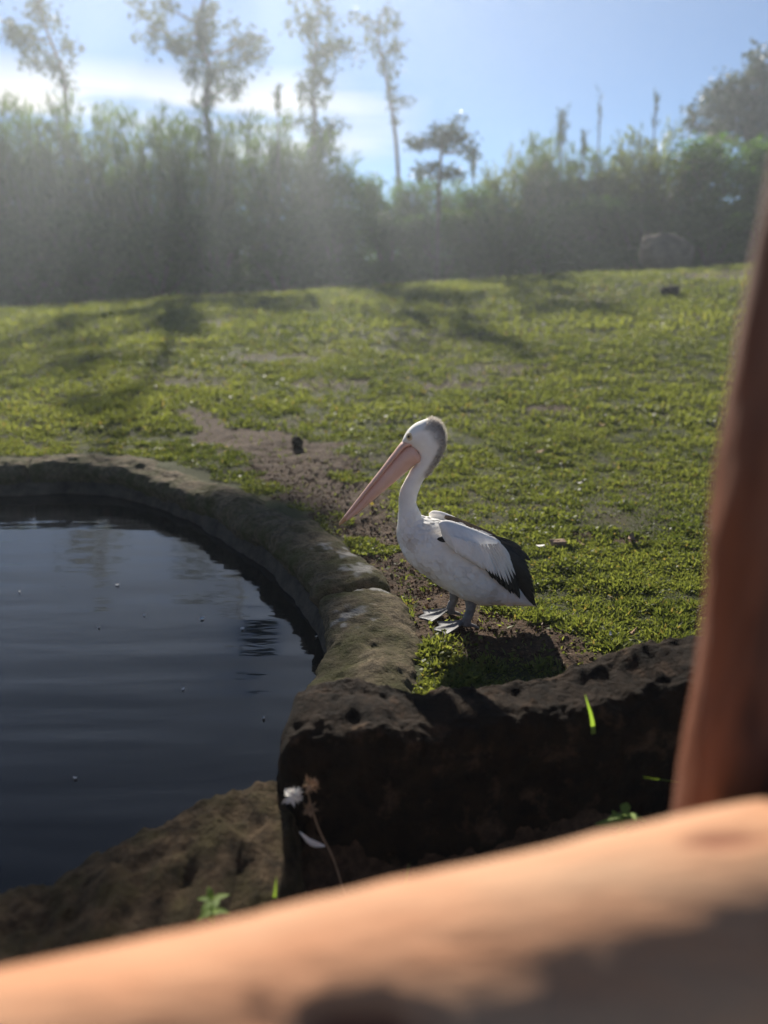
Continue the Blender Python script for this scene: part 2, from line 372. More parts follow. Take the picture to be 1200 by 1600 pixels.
def rim_stone(s0, s1, seed, wid=1.0, hgt=0.0, limes=()):
    n = max(12, int((s1 - s0) / 0.011)); s = np.linspace(s0 + 0.011, s1 - 0.011, n)
    p, nr = on_out(s); d = np.minimum(s - s[0], s[-1] - s); k = np.sqrt(np.clip(1 - (1 - np.clip(d / 0.07, 0, 1)) ** 2, 0, 1)) * 0.30 + 0.70
    k[0] = k[-1] = 0.02
    pr = PCX + (PROF - PCX)
    wv = wid * (1 + 0.10 * vnoise(p3(s * 1.7, 0 * s + seed), seed))
    V = np.zeros((n, len(PROF), 3))
    off = PCX[None, None] + (pr - PCX)[None] * k[:, None, None]
    V[..., 0] = p[:, 0, None] + nr[:, 0, None] * off[..., 0] * wv[:, None]
    V[..., 1] = p[:, 1, None] + nr[:, 1, None] * off[..., 0] * wv[:, None]
    hz = terr(p[:, 0] + nr[:, 0] * 0.3, p[:, 1] + nr[:, 1] * 0.3, False)
    V[..., 2] = off[..., 1] + hgt + np.clip(hz, -0.05, 0.3)[:, None] * 0.6 + 0.02 * vnoise(p3(s * 2.1, 0 * s + 7 + seed), 4)[:, None]
    V = V.reshape(-1, 3)
    dn = fbm(V * 5.0, 5, seed + 40, 0.52) * 0.023 + np.abs(fbm(V * (3, 3, 9), 3, seed + 60)) * -0.014 + fbm(V * 38, 3, seed + 70, 0.6) * 0.005
    cen = np.repeat(np.stack([p[:, 0] + nr[:, 0] * PCX[0], p[:, 1] + nr[:, 1] * PCX[0], 0 * s + PCX[1]], 1), len(PROF), 0)
    dirn = V - cen; dirn /= np.linalg.norm(dirn, axis=1)[:, None] + 1e-6
    V = V + dirn * dn[:, None]
    lime = np.zeros(len(V))
    for (u, v, r) in limes:
        c = at_z(u, v, 0.05); dd = np.linalg.norm((V - c) * (1, 1, 0.7), axis=1)
        lime = np.maximum(lime, (1 - sstep(dd / r + 0.9 * fbm(V * 22, 3, 5), 0.3, 1.0)) * 0.6)
    me = mesh_np('rim_stone', V - np.array([*OUT[0], 0]), grid_faces(n, len(PROF)), M['rim'], True, {'lime': lime})
    return obj('rim_stone', me, rim)
# visible stones first, then the rest of the ring
rim_stone(j45 if j45 > 0 else j45, jb, 3, 0.95, 0.0, [(455, 775, 0.12)])
rim_stone(jb, jc, 5, 1.0, 0.015, [(545, 860, 0.14), (560, 890, 0.1)])
rim_stone(jc, jd, 8, 1.02, 0.02, [(590, 912, 0.10), (551, 962, 0.08)])
s = jd; end = TOT + j45; k = 0
near_end = ARC[np.argmin(np.linalg.norm(OUT - np.array([-2.2, 1.65]), axis=1))]
s = near_end
while s < end - 0.3:
    e_ = min(s + 1.0 + 0.5 * ((k * 37) % 10) / 10, end)
    if end - e_ < 0.5: e_ = end
    rim_stone(s, e_, 20 + k, 0.95); s = e_; k += 1
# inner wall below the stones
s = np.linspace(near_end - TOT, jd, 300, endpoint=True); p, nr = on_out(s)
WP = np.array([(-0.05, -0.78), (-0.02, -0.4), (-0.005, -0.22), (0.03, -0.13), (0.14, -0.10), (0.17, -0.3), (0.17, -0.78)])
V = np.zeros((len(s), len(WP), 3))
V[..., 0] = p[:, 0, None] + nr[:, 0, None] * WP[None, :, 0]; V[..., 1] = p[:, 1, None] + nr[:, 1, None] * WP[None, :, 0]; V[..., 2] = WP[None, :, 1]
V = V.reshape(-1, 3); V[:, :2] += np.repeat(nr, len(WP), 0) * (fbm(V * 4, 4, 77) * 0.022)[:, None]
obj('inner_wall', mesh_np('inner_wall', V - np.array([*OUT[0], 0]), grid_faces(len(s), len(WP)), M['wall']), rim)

# ------------------------------------------------------------------ rocks
def loft_rock(stations, n_len, n_ring, seed, amp, ends=0.12, e=0.6, rough=1.0, pits=0.8):
    """stations: (x, y_front, y_back, z_bottom, z_front_top, z_back_top)"""
    S = catmull(stations, 24); q = np.linspace(0, len(S) - 1, n_len); S = np.stack([np.interp(q, np.arange(len(S)), S[:, i]) for i in range(6)], 1)
    th = np.linspace(0, 2 * math.pi, n_ring, endpoint=False)
    c, sn = np.cos(th), np.sin(th); sq = lambda a: np.sign(a) * np.abs(a) ** e
    a, b_ = sq(c), sq(sn)           # a: -1 front .. 1 back ; b: -1 bottom .. 1 top
    tt = np.linspace(0, 1, n_len); d = np.minimum(tt, 1 - tt); k = np.sqrt(np.clip(1 - (1 - np.clip(d / ends, 0, 1)) ** 2.4, 0, 1)); k = 0.0 + k
    ym = (S[:, 1] + S[:, 2]) / 2; yr = (S[:, 2] - S[:, 1]) / 2
    Y = ym[:, None] + yr[:, None] * a[None] * (0.25 + 0.75 * k)[:, None]
    ztop = S[:, 4, None] + (S[:, 5] - S[:, 4])[:, None] * (a[None] + 1) / 2
    zm = (ztop + S[:, 3, None]) / 2; zr = (ztop - S[:, 3, None]) / 2
    Z = zm + zr * b_[None] * (0.25 + 0.75 * k)[:, None]
    X = np.repeat(S[:, 0, None], n_ring, 1)
    V = np.stack([X, Y, Z], -1); cen = np.stack([S[:, 0], ym, (S[:, 3] + S[:, 4]) / 2], 1)
    dirn = V - cen[:, None]; dirn[..., 0] += np.where(tt < 0.5, -1, 1)[:, None] * (1 - k)[:, None] * 0.3
    dirn /= np.linalg.norm(dirn, axis=-1)[..., None] + 1e-6
    V = V.reshape(-1, 3); dirn = dirn.reshape(-1, 3)
    dn = fbm(V * 4.2, 6, seed, 0.55) * amp - np.abs(fbm(V * (5, 5, 8), 4, seed + 9)) * amp * pits + fbm(V * 24, 3, seed + 5) * amp * 0.30 * rough
    V = V + dirn * dn[:, None]
    F = grid_faces(n_len, n_ring)
    V = np.vstack([V, V[:n_ring].mean(0), V[-n_ring:].mean(0)])
    nv = n_len * n_ring; j = np.arange(n_ring); j2 = (j + 1) % n_ring
    F = np.vstack([F, np.stack([j2, j, 0 * j + nv, 0 * j + nv], 1), np.stack([nv - n_ring + j, nv - n_ring + j2, 0 * j + nv + 1, 0 * j + nv + 1], 1)])
    return V, F
def tri_fix(F): return F
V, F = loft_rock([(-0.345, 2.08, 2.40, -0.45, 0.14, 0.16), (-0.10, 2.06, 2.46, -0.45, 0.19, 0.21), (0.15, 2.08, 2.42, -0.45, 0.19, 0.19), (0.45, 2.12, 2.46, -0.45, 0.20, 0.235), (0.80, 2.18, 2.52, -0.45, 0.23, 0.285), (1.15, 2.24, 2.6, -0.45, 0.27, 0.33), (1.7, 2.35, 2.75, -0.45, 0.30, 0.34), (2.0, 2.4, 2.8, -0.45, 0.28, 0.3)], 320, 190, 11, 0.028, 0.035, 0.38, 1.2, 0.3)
base = np.array([0.5, 2.3, -0.3])
from mathutils import bvhtree
def quads_to_mixed(name, V, F, mat_):
    return mesh_np(name, V, F, mat_)
def add_rock(name, V, F, base, mat_, label, cat='rock', group=None):
    me = bpy.data.meshes.new(name); fl = [tuple(dict.fromkeys(f)) for f in F.tolist()]
    me.from_pydata((V - base).tolist(), [], fl); me.update(); me.materials.append(mat_)
    me.polygons.foreach_set('use_smooth', [True] * len(me.polygons))
    o = obj(name, me, None, base, label=label, category=cat)
    if group: o['group'] = group
    return o
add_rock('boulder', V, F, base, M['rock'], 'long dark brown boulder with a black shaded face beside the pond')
V, F = loft_rock([(-2.3, 0.95, 1.62, -0.5, -0.16, -0.12), (-1.7, 0.98, 1.68, -0.5, -0.14, -0.10), (-1.1, 1.05, 1.80, -0.5, -0.11, -0.06), (-0.75, 1.12, 2.02, -0.5, -0.09, -0.02), (-0.45, 1.20, 2.20, -0.5, -0.08, -0.01), (-0.27, 1.28, 2.28, -0.5, -0.08, -0.02)], 340, 210, 31, 0.036, 0.03, 0.5, 1.2)
add_rock('mossy_rock', V, F, np.array([-1.0, 1.6, -0.35]), M['mossrock'], 'low rough brown rock with moss sloping beside the dark water')

# ------------------------------------------------------------------ fence: log rail and post
def log_mesh(path, rad, n, seg, seed, amp, freq, pits=()):
    P = catmull(path, 20); q = np.linspace(0, len(P) - 1, n); P = np.stack([np.interp(q, np.arange(len(P)), P[:, i]) for i in range(3)], 1)
    V, F = tube_np(P, np.interp(np.linspace(0, 1, n), np.linspace(0, 1, len(rad)), rad), seg)
    cen = np.repeat(P, seg, 0); d = V - cen; l = np.linalg.norm(d, axis=1)[:, None]; d = d / l
    V = V + d * (fbm(V * np.array(freq), 5, seed, 0.5) * amp)[:, None]
    pit_shade = np.zeros(len(V))
    for c, r, dep in pits:
        dd = np.linalg.norm((V - np.array(c)) / np.array(r), axis=1) + 0.35 * fbm(V * 14, 3, seed + 3)
        kk = 1 - sstep(dd, 0.25, 1.0); V = V - d * (kk * dep)[:, None]; pit_shade = np.maximum(pit_shade, kk)
    nv = len(V); V = np.vstack([V, P[0], P[-1]]); j = np.arange(seg); j2 = (j + 1) % seg
    return V, F, (np.stack([j2, j, 0 * j + nv], 1), np.stack([nv - seg + j, nv - seg + j2, 0 * j + nv + 1], 1)), np.append(pit_shade, [0, 0])
def add_log(name, V, F, caps, pit_shade, base, mat_, label, cat):
    me = bpy.data.meshes.new(name); me.from_pydata((V - base).tolist(), [], F.tolist() + caps[0].tolist() + caps[1].tolist()); me.update()
    me.materials.append(mat_); me.polygons.foreach_set('use_smooth', [True] * len(me.polygons))
    at = me.attributes.new('pit_shade', 'FLOAT', 'POINT'); at.data.foreach_set('value', pit_shade.astype(np.float32))
    return obj(name, me, None, base, label=label, category=cat)
V, F, caps, pit_shade = log_mesh([(-1.5, 0.325, 0.62), (-0.415, 0.529, 0.718), (0.03, 0.614, 0.7575), (0.47, 0.694, 0.801), (1.4, 0.875, 0.885)], [0.17, 0.17, 0.17, 0.17, 0.172], 300, 90, 51, 0.006, (3, 6, 6),
    [((-0.02, 0.528, 0.905), (0.12, 0.035, 0.03), 0.02), ((0.42, 0.60, 0.94), (0.12, 0.03, 0.03), 0.005), ((0.38, 0.70, 0.965), (0.07, 0.02, 0.02), 0.004)])
add_log('log_rail', V, F, caps, pit_shade, np.array([0, 0.66, 0.8]), M['log'], 'thick orange-tan log rail of the fence with smooth weathered surface', 'fence rail')
V, F, caps, pit_shade = log_mesh([(0.522, 0.957, -0.5), (0.524, 0.957, 0.4), (0.538, 0.957, 1.2), (0.56, 0.957, 2.5)], [0.10, 0.10, 0.098, 0.097], 400, 120, 61, 0.009, (11, 11, 2.2))
add_log('fence_post', V, F, caps, pit_shade, np.array([0.515, 0.955, -0.4]), M['post'], 'upright reddish brown wooden fence post with grained bark', 'fence post')

# ------------------------------------------------------------------ pelican
YP = 3.30
def Z(zx, zy, off=0.0):                      # a point of the bird, from the enlarged crop, on the plane YP+off
    return at_y(500 + zx / 3, 620 + zy / 3, YP + off)
PB = np.array([*at_z(722, 978, 0.0)[:2], 0.0])
pel = thing('pelican', PB, 'white and black pelican with a long pink bill standing on bare soil', 'pelican')
def loft(st, seg, sub, e=1.0):
    """st rows: T(zx,zy) B(zx,zy) w [offT offB]; returns grid verts (n,seg,3) and parameters"""
    rows = []
    for r in st:
        oT, oB = (r[5], r[6]) if len(r) > 5 else (0, 0)
        T, B = Z(r[0], r[1], oT), Z(r[2], r[3], oB); rows.append([*T, *B, r[4]])
    S = catmull(rows, sub); T, B, W_ = S[:, :3], S[:, 3:6], np.clip(S[:, 6], 0.0005, None)
    C = (T + B) / 2; A = (T - B) / 2
    tg = np.gradient(C, axis=0); N = np.cross(A, tg); N /= np.linalg.norm(N, axis=1)[:, None] + 1e-9
    N *= np.where(N[:, 1:2] > 0, 1, -1)
    th = np.linspace(0, 2 * math.pi, seg, endpoint=False); c, s_ = np.cos(th), np.sin(th)
    if e != 1: c, s_ = np.sign(c) * abs(c) ** e, np.sign(s_) * abs(s_) ** e
    V = C[:, None] + A[:, None] * c[None, :, None] + N[:, None] * (W_[:, None] * s_[None])[..., None]
    return V, C, th
def close(V):
    n, m_, _ = V.shape; F = grid_faces(n, m_); W2 = np.vstack([V.reshape(-1, 3), V[0].mean(0), V[-1].mean(0)])
    j = np.arange(m_); j2 = (j + 1) % m_; nv = n * m_
    tri = np.vstack([np.stack([j2, j, 0 * j + nv], 1), np.stack([nv - m_ + j, nv - m_ + j2, 0 * j + nv + 1], 1)])
    return W2, F, tri
def bird_mesh(name, V, F, tri, mt, attrs=None):
    me = bpy.data.meshes.new(name); me.from_pydata((V - PB).tolist(), [], F.tolist() + tri.tolist()); me.update(); me.materials.append(mt)
    me.polygons.foreach_set('use_smooth', [True] * len(me.polygons))
    for k_, v_ in (attrs or {}).items():
        at = me.attributes.new(k_, 'FLOAT', 'POINT'); at.data.foreach_set('value', np.asarray(v_, np.float32))
    return me
body_st = [(1004, 968, 1012, 985, .006), (962, 925, 955, 976, .035), (905, 865, 880, 970, .065), (850, 770, 805, 967, .10), (775, 695, 735, 964, .135), (690, 642, 650, 932, .155),
    (610, 606, 560, 876, .160), (545, 584, 480, 822, .150), (505, 574, 410, 764, .128), (482, 566, 372, 702, .103), (464, 545, 361, 640, .080), (453, 505, 365, 565, .060),
    (456, 462, 370, 492, .046), (466, 430, 378, 442, .041), (484, 390, 396, 393, .040), (518, 350, 420, 353, .041), (550, 305, 444, 322, .046),
    (573, 262, 456, 290, .054), (586, 215, 456, 262, .062), (584, 165, 440, 240, .065), (560, 118, 420, 225, .064), (515, 102, 404, 217, .058), (468, 115, 394, 213, .048), (428, 140, 388, 210, .034), (402, 172, 386, 207, .016)]
SUB = 7
BV, BC, th = loft(body_st, 56, SUB)
nr_, ns_ = BV.shape[:2]
bv, bf, bt = close(BV)
st_i = np.repeat(np.arange(nr_) / SUB, ns_); cth = np.tile(np.cos(th), nr_)
nape = sstep(st_i, 13.5, 16.0) * (1 - sstep(st_i, 20.2, 21.6)) * sstep(cth + 0.12 * fbm(BV.reshape(-1, 3) * 40, 2, 3), 0.05, 0.9)
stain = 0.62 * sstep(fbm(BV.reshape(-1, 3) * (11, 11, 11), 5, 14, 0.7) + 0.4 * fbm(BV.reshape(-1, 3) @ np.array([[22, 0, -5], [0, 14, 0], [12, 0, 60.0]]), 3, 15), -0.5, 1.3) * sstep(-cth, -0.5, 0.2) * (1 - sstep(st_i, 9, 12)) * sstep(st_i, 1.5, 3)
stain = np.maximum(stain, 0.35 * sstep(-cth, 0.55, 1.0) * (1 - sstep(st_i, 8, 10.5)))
disp = fbm(BV.reshape(-1, 3) * 16, 3, 71) * 0.0028
nrm_ = BV - BC[:, None]; nrm_ /= np.linalg.norm(nrm_, axis=-1)[..., None] + 1e-9
bv[:-2] += nrm_.reshape(-1, 3) * disp[:, None]
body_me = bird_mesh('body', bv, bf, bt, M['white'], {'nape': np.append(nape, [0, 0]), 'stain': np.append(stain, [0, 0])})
body = obj('body', body_me, pel)
BVH = BVHTree.FromPolygons([tuple(v) for v in bv.tolist()], [tuple(f) for f in bf.tolist()])
def on_body(zx, zy):
    d = Vector(ray(500 + zx / 3, 620 + zy / 3)).normalized()
    loc, nn, _, _ = BVH.ray_cast(Vector((0, 0, CAM_H)), d)
    if loc is None: return Vector(Z(zx, zy)), Vector((0, -1, 0))
    if nn.dot(d) > 0: nn = -nn
    return loc, nn
# overlapping small body feathers, pointing back along the body
npl = 1500; grd = np.arange(nr_ * ns_).reshape(nr_, ns_)
ri = rng.integers(int(2.2 * SUB), int(11.5 * SUB), npl); rj = rng.integers(0, ns_, npl); gi = ri * ns_ + rj
kq = cth[gi] > -0.8; ri, rj, gi = ri[kq], rj[kq], gi[kq]; npl = len(gi); pp = bv[gi]; back = BV[np.maximum(ri - 5, 0), rj] - BV[ri, rj]; back /= np.linalg.norm(back, axis=1)[:, None] + 1e-9
pn = nrm_.reshape(-1, 3)[gi]; pn = pn - back * np.sum(pn * back, 1)[:, None]; pn /= np.linalg.norm(pn, axis=1)[:, None]
back = back + rng.normal(0, 0.12, (npl, 3)); psd = np.cross(back, pn); pl_ = rng.uniform(0.022, 0.042, npl)[:, None]
FV = []
for t_, w_, h_ in ((0, .15, -.001), (.45, .34, .0016), (.8, .26, .0022), (1.0, .03, .0012)):
    for q_ in (-1, 0, 1): FV.append(pp + back * pl_ * t_ + psd * pl_ * w_ * q_ + pn * (h_ + (0.0012 if q_ == 0 else 0)))
FV = np.stack(FV, 1).reshape(-1, 3); ff = grid_faces(4, 3, False)
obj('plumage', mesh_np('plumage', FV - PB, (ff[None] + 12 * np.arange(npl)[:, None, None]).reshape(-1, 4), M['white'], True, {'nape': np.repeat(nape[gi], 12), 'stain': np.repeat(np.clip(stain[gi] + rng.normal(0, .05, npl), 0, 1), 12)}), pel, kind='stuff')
# bristly crest along nape: fine upright hairs
hv, hf = MB(), 0
idx = np.where(nape > 0.25)[0]; pick = rng.choice(idx, 2600)
base_p = BV.reshape(-1, 3)[pick]; nn = nrm_.reshape(-1, 3)[pick] + rng.normal(0, 0.35, (2600, 3)); nn /= np.linalg.norm(nn, axis=1)[:, None]
ln = rng.uniform(0.008, 0.020, 2600)[:, None]; side = np.cross(nn, rng.normal(0, 1, (2600, 3))); side /= np.linalg.norm(side, axis=1)[:, None]
hv = np.stack([base_p - side * 0.0011, base_p + side * 0.0011, base_p + nn * ln + (0, 0, 0.002)], 1).reshape(-1, 3)
crest_mat = leaf_mat('crest_hair', (0.35, 0.30, 0.26), (0.75, 0.70, 0.64), 0.7, 0.5, (1.1, 1.1, 1.1), 0.2)
obj('crest', mesh_np('crest', hv - PB, np.arange(len(hv)).reshape(-1, 3), crest_mat, False, {'tint': np.repeat(rng.random(2600), 3)}), pel)
# bill: upper mandible, pouch, nail
up_st = [(425, 205, 436, 228, .030), (385, 211, 400, 238, .034), (340, 266, 354, 290, .030), (285, 338, 298, 358, .026), (215, 427, 227, 444, .022), (155, 505, 165, 520, .018), (112, 560, 120, 572, .013)]
UV, _, _ = loft(up_st, 28, 6); v, f, t3 = close(UV)
bill = obj('bill', bird_mesh('bill', v, f, t3, M['bill'], {'edge': np.full(len(v), 0.35)}), pel)
po_st = [(446, 232, 478, 288, .040), (432, 226, 468, 304, .0565), (404, 232, 446, 316, .054), (352, 284, 396, 360, .043), (296, 352, 335, 412, .034), (224, 440, 258, 478, .025), (162, 516, 187, 538, .018), (115, 568, 126, 582, .010)]
PV, _, th_ = loft(po_st, 32, 6); v, f, t3 = close(PV)
ed = np.append(np.tile(0.5 * (np.cos(th_) > 0.93), PV.shape[0]) + 0.12, [0, 0])
obj('pouch', bird_mesh('pouch', v, f, t3, M['bill'], {'edge': ed}), bill)
na_st = [(116, 555, 124, 579, .012), (100, 574, 110, 590, .010), (90, 588, 97, 600, .006), (87, 597, 92, 604, .002)]
NV, _, _ = loft(na_st, 16, 4); v, f, t3 = close(NV)
obj('nail', bird_mesh('nail', v, f, t3, M['nail']), bill)
# eyes on both sides of the head
def ball(c, r, nrm, flat, mt, nm, parent, seg=20):
    nrm = np.array(nrm) / np.linalg.norm(nrm); a = np.cross(nrm, (0, 0, 1)); a /= np.linalg.norm(a); b2 = np.cross(nrm, a)
    ph = np.linspace(0.02, math.pi - 0.02, 12); th2 = np.linspace(0, 2 * math.pi, seg, endpoint=False)
    V = np.array(c) + r * (np.cos(ph)[:, None, None] * nrm * flat + np.sin(ph)[:, None, None] * (np.cos(th2)[None, :, None] * a + np.sin(th2)[None, :, None] * b2))
    v, f, t3 = close(V); return obj(nm, bird_mesh(nm, v, f, t3, mt), parent)
loc, nn = on_body(418, 187)
for sgn in (1, -1):
    l = np.array(loc); n2 = np.array(nn)
    if sgn < 0: l = l * (1, 1, 1) + (0, 2 * (YP - loc[1]), 0); n2 = n2 * (1, -1, 1)
    ring = ball(l - n2 * 0.003, 0.0175, n2, 0.30, M['eyering'], 'eye_ring', pel)
    eye = ball(l - n2 * 0.001, 0.0115, n2, 0.55, M['iris'], 'eye', pel)
    ball(l + n2 * 0.0022, 0.0072, n2, 0.50, M['pupil'], 'pupil', eye)
# feathers: thin cambered blades
def feather(tipz, basez, ob, ot, wid, mt, parent, bend=0.0, lift=0.004, nseg=9):
    A, B = Z(*basez, ob), Z(*tipz, ot); ax = B - A; ln_ = np.linalg.norm(ax); ax /= ln_
    out = np.array([0, -1.0, 0.25]) if ot <= 0 else np.array([0, 1.0, 0.25])
    out -= ax * (out @ ax); out /= np.linalg.norm(out); sd_ = np.cross(ax, out)
    t_ = np.linspace(0, 1, nseg); prof = np.array([0.55, 0.8, 0.95, 1.0, 1.0, 0.97, 0.88, 0.62, 0.08])
    c = A + ax * (t_ * ln_)[:, None] + out * (lift * np.sin(t_ * math.pi))[:, None] + sd_ * (bend * np.sin(t_ * math.pi))[:, None]
    V = []
    for i in range(nseg):
        w_ = wid * prof[i] / 2
        for q, h in ((-1, -0.0022), (-0.5, 0.0006), (0, 0.002), (0.5, 0.0006), (1, -0.0022)): V.append(c[i] + sd_ * (w_ * q) + out * h)
        for q in (1, 0, -1): V.append(c[i] + sd_ * (w_ * q * 0.98) - out * 0.0032)
    V = np.array(V); F = grid_faces(nseg, 8)
    me = bird_mesh('feather', V, F, np.zeros((0, 3), int), mt)
    return obj('feather', me, parent)
def wing(sg):
    o = lambda a: a * sg
    st = [(556, 592, 562, 616, .010, o(-.120), o(-.130)), (572, 582, 588, 660, .026, o(-.105), o(-.160)), (610, 584, 615, 700, .030, o(-.090), o(-.172)), (660, 600, 662, 738, .030, o(-.078), o(-.176)),
          (720, 622, 722, 778, .027, o(-.068), o(-.170)), (780, 646, 778, 812, .022, o(-.060), o(-.155)), (830, 668, 826, 812, .015, o(-.054), o(-.135)), (862, 690, 855, 800, .005, o(-.050), o(-.115))]
    if sg < 0: st = [(a - 46 + 0.08 * (a - 556), b - 44 + 0.09 * (a - 556), c - 46 + 0.08 * (c - 556), d - 50, e_, f1, f2) for a, b, c, d, e_, f1, f2 in st]
    WV, _, _ = loft(st, 32, 7, 0.85)
    WV = WV.reshape(-1, 3); 
    sh = (len(WV) // 32, 32, 3); v, f, t3 = close(WV.reshape(sh))
    v = v + np.array([0, -1, 0.0]) * sg * (fbm(v * (40, 5, 90), 3, 81) * 0.0022)[:, None]
    wg = obj('wing', bird_mesh('wing', v, f, t3, M['wingw']), pel)
    r2 = np.random.default_rng(3)
    # black flight feathers, fanned from the wrist to the tail
    fl = []
    for i in range(15):                     # secondaries hanging along lower edge
        q = i / 14; tx, ty = 792 + q * 150, 826 + 118 * q ** 0.75; fl.append(((tx, ty), (755 + q * 115, 705 + q * 60), -.150 + q * .07, -.158 + q * .10, 0.030))
    for i in range(16):                     # primaries, edge of the folded wing
        q = i / 15; tx = 950 + 58 * math.sin(q * 1.5); ty = 715 + q * 262; fl.append(((tx, ty), (800 + q * 70, 668 + q * 95), -.055 - .03 * math.sin(q * 3), -.05 - .012 * math.sin(q * 3), 0.032))
    fl.append(((986, 768), (880, 690), -.055, -.03, 0.026)); fl.append(((975, 755), (860, 682), -.052, -.028, 0.026)); fl.append(((1014, 990), (900, 820), -.05, -.012, 0.022))
    for (tp, bs, ob, ot, wd) in fl:
        if sg < 0: tp, bs = (tp[0] - 12, tp[1] - 10), (bs[0] - 15, bs[1] - 14)
        feather((tp[0] + r2.uniform(-5, 5), tp[1] + r2.uniform(-5, 5)), bs, o(ob), o(ot), wd, M['black'], wg, lift=0.006)
    # white covert feathers lying over black ones
    wt = []
    for i in range(13):
        q = i / 12; wt.append(((640 + q * 180, 728 + q * 108 + r2.uniform(-8, 8)), (610 + q * 150, 650 + q * 45), -.176 - .004 * r2.random() + .02 * q, -.183 + .022 * q, 0.021))
    for tp, bs in [((832, 842), (760, 690)), ((850, 858), (775, 690)), ((868, 868), (790, 690)), ((884, 880), (800, 690)), ((898, 872), (812, 690)), ((908, 852), (822, 690)), ((917, 836), (832, 694)), ((905, 800), (832, 690)), ((893, 760), (835, 684))]:
        wt.append((tp, bs, -.165, -.146 + (tp[0] - 830) * 0.0004, 0.014))
    for (tp, bs, ob, ot, wd) in (wt if sg > 0 else wt[:13]):
        if sg < 0: tp, bs = (tp[0] - 30, tp[1] - 45), (bs[0] - 35, bs[1] - 40)
        feather(tp, bs, o(ob), o(ot), wd, M['wingw'], wg, lift=0.004, bend=-0.004 * sg)
    return wg
wing(1)
wf_ = wing(-1)
# brown scapular feathers along the far shoulder, and a small black mark on the near breast
for i in range(9):
    q = i / 8; feather((715 + q * 125, 612 + q * 52), (585 + q * 120, 560 + q * 50), .07, .06, 0.03, M['brownf'], wf_, lift=0.006)
l, nn = on_body(570, 665)
off0 = l[1] - YP
for k_ in range(3): feather((548 + k_ * 3, 668 + k_ * 3), (598, 655 + k_ * 9), off0 - .012, off0 - .008, 0.016, M['black'], body, lift=0.004)
# legs and webbed feet
def leg(top, ankle, offt, gpx, heading):
    g = at_z(*gpx, 0.0); T = Z(*top, offt); hx_, hy_ = np.meshgrid(np.linspace(g[0] - .15, g[0] + .04, 8), np.linspace(g[1] - .08, g[1] + .08, 8)); g[2] = np.percentile(terr(hx_.ravel(), hy_.ravel()), 85) + 0.004
    P = catmull([T + (0, 0, 0.05), T, (T * 0.5 + g * 0.5) + (0.004, 0, 0.01), g + (0.0, 0, 0.045), g + (-0.004, 0, 0.012)], 6)
    V, F = tube_np(P, np.interp(np.linspace(0, 1, len(P)), [0, .25, .5, .8, 1], [.040, .026, .019, .020, .022]), 18)
    V = V + (V - np.repeat(P, 18, 0)) * (fbm(V * 60, 3, 8) * 0.10)[:, None]
    v, f, t3 = close(V.reshape(len(P), 18, 3)); lg = obj('leg', bird_mesh('leg', v, f, t3, M['leg']), pel)
    # foot: four toes joined by webs
    toes = [(-26, .125), (4, .150), (32, .128)]
    th_ = [R(heading + a) for a, _ in toes]
    rows = []; nU = 9
    angs = []; lens = []
    for i in range(2):
        for q in np.linspace(0, 1, 7, endpoint=(i == 1)):
            angs.append(th_[i] * (1 - q) + th_[i + 1] * q); lens.append((toes[i][1] * (1 - q) + toes[i + 1][1] * q) * (1 - 0.16 * math.sin(q * math.pi)))
    V = []; ridge = [1 - min(abs((j % 6) if j % 6 <= 3 else 6 - (j % 6)) / 1.2, 1) for j in range(len(angs))]
    for u in np.linspace(0.0, 1, nU):
        for j, (a, l_) in enumerate(zip(angs, lens)):
            r = 0.012 + u * l_
            zz = 0.020 * (1 - u) ** 1.5 + 0.008 + 0.010 * ridge[j] * (1 - 0.5 * u) - 0.003 * u
            V.append(g + np.array([math.cos(a) * r, math.sin(a) * r, zz]))
    top_ = np.array(V); bot = top_ - (0, 0, 0.005); nj = len(angs)
    Ft = grid_faces(nU, nj, False); V2 = np.vstack([top_, bot]); Fb = Ft[:, ::-1] + len(top_)
    rim_i = list(range(nj)) + [i * nj + nj - 1 for i in range(1, nU)] + [(nU - 1) * nj + j for j in range(nj - 2, -1, -1)] + [i * nj for i in range(nU - 2, 0, -1)]
    Fr = np.array([(rim_i[i], rim_i[(i + 1) % len(rim_i)], rim_i[(i + 1) % len(rim_i)] + len(top_), rim_i[i] + len(top_)) for i in range(len(rim_i))])
    ft = obj('foot', bird_mesh('foot', V2, np.vstack([Ft, Fb, Fr]), np.zeros((0, 3), int), M['web']), lg)
    # hind toe
    a = R(heading + 150); P = catmull([g + (0, 0, 0.016), g + np.array([math.cos(a) * .035, math.sin(a) * .035, .012]), g + np.array([math.cos(a) * .06, math.sin(a) * .06, .004])], 4)
    V, F = tube_np(P, np.linspace(.011, .004, len(P)), 10); v, f, t3 = close(V.reshape(len(P), 10, 3)); obj('hind_toe', bird_mesh('hind_toe', v, f, t3, M['leg']), lg)
leg((708, 965), None, -.055, (729, 984), 188)
leg((632, 905), None, .060, (704, 964), 190)

# ------------------------------------------------------------------ leaf scatter helper
def leaves_np(cen, dirn, ln_, wd, rg, droop=0.0):
    n = len(cen); dirn = dirn / (np.linalg.norm(dirn, axis=1)[:, None] + 1e-9)
    s_ = np.cross(dirn, rg.normal(0, 1, (n, 3))); s_ /= np.linalg.norm(s_, axis=1)[:, None] + 1e-9
    a = cen; b_ = cen + dirn * (ln_ * 0.45)[:, None]; tip = cen + dirn * ln_[:, None]; tip[:, 2] -= droop * ln_
    V = np.stack([a, b_ + s_ * (wd / 2)[:, None], tip, b_ - s_ * (wd / 2)[:, None]], 1).reshape(-1, 3)
    return V, np.arange(4 * n).reshape(-1, 4)

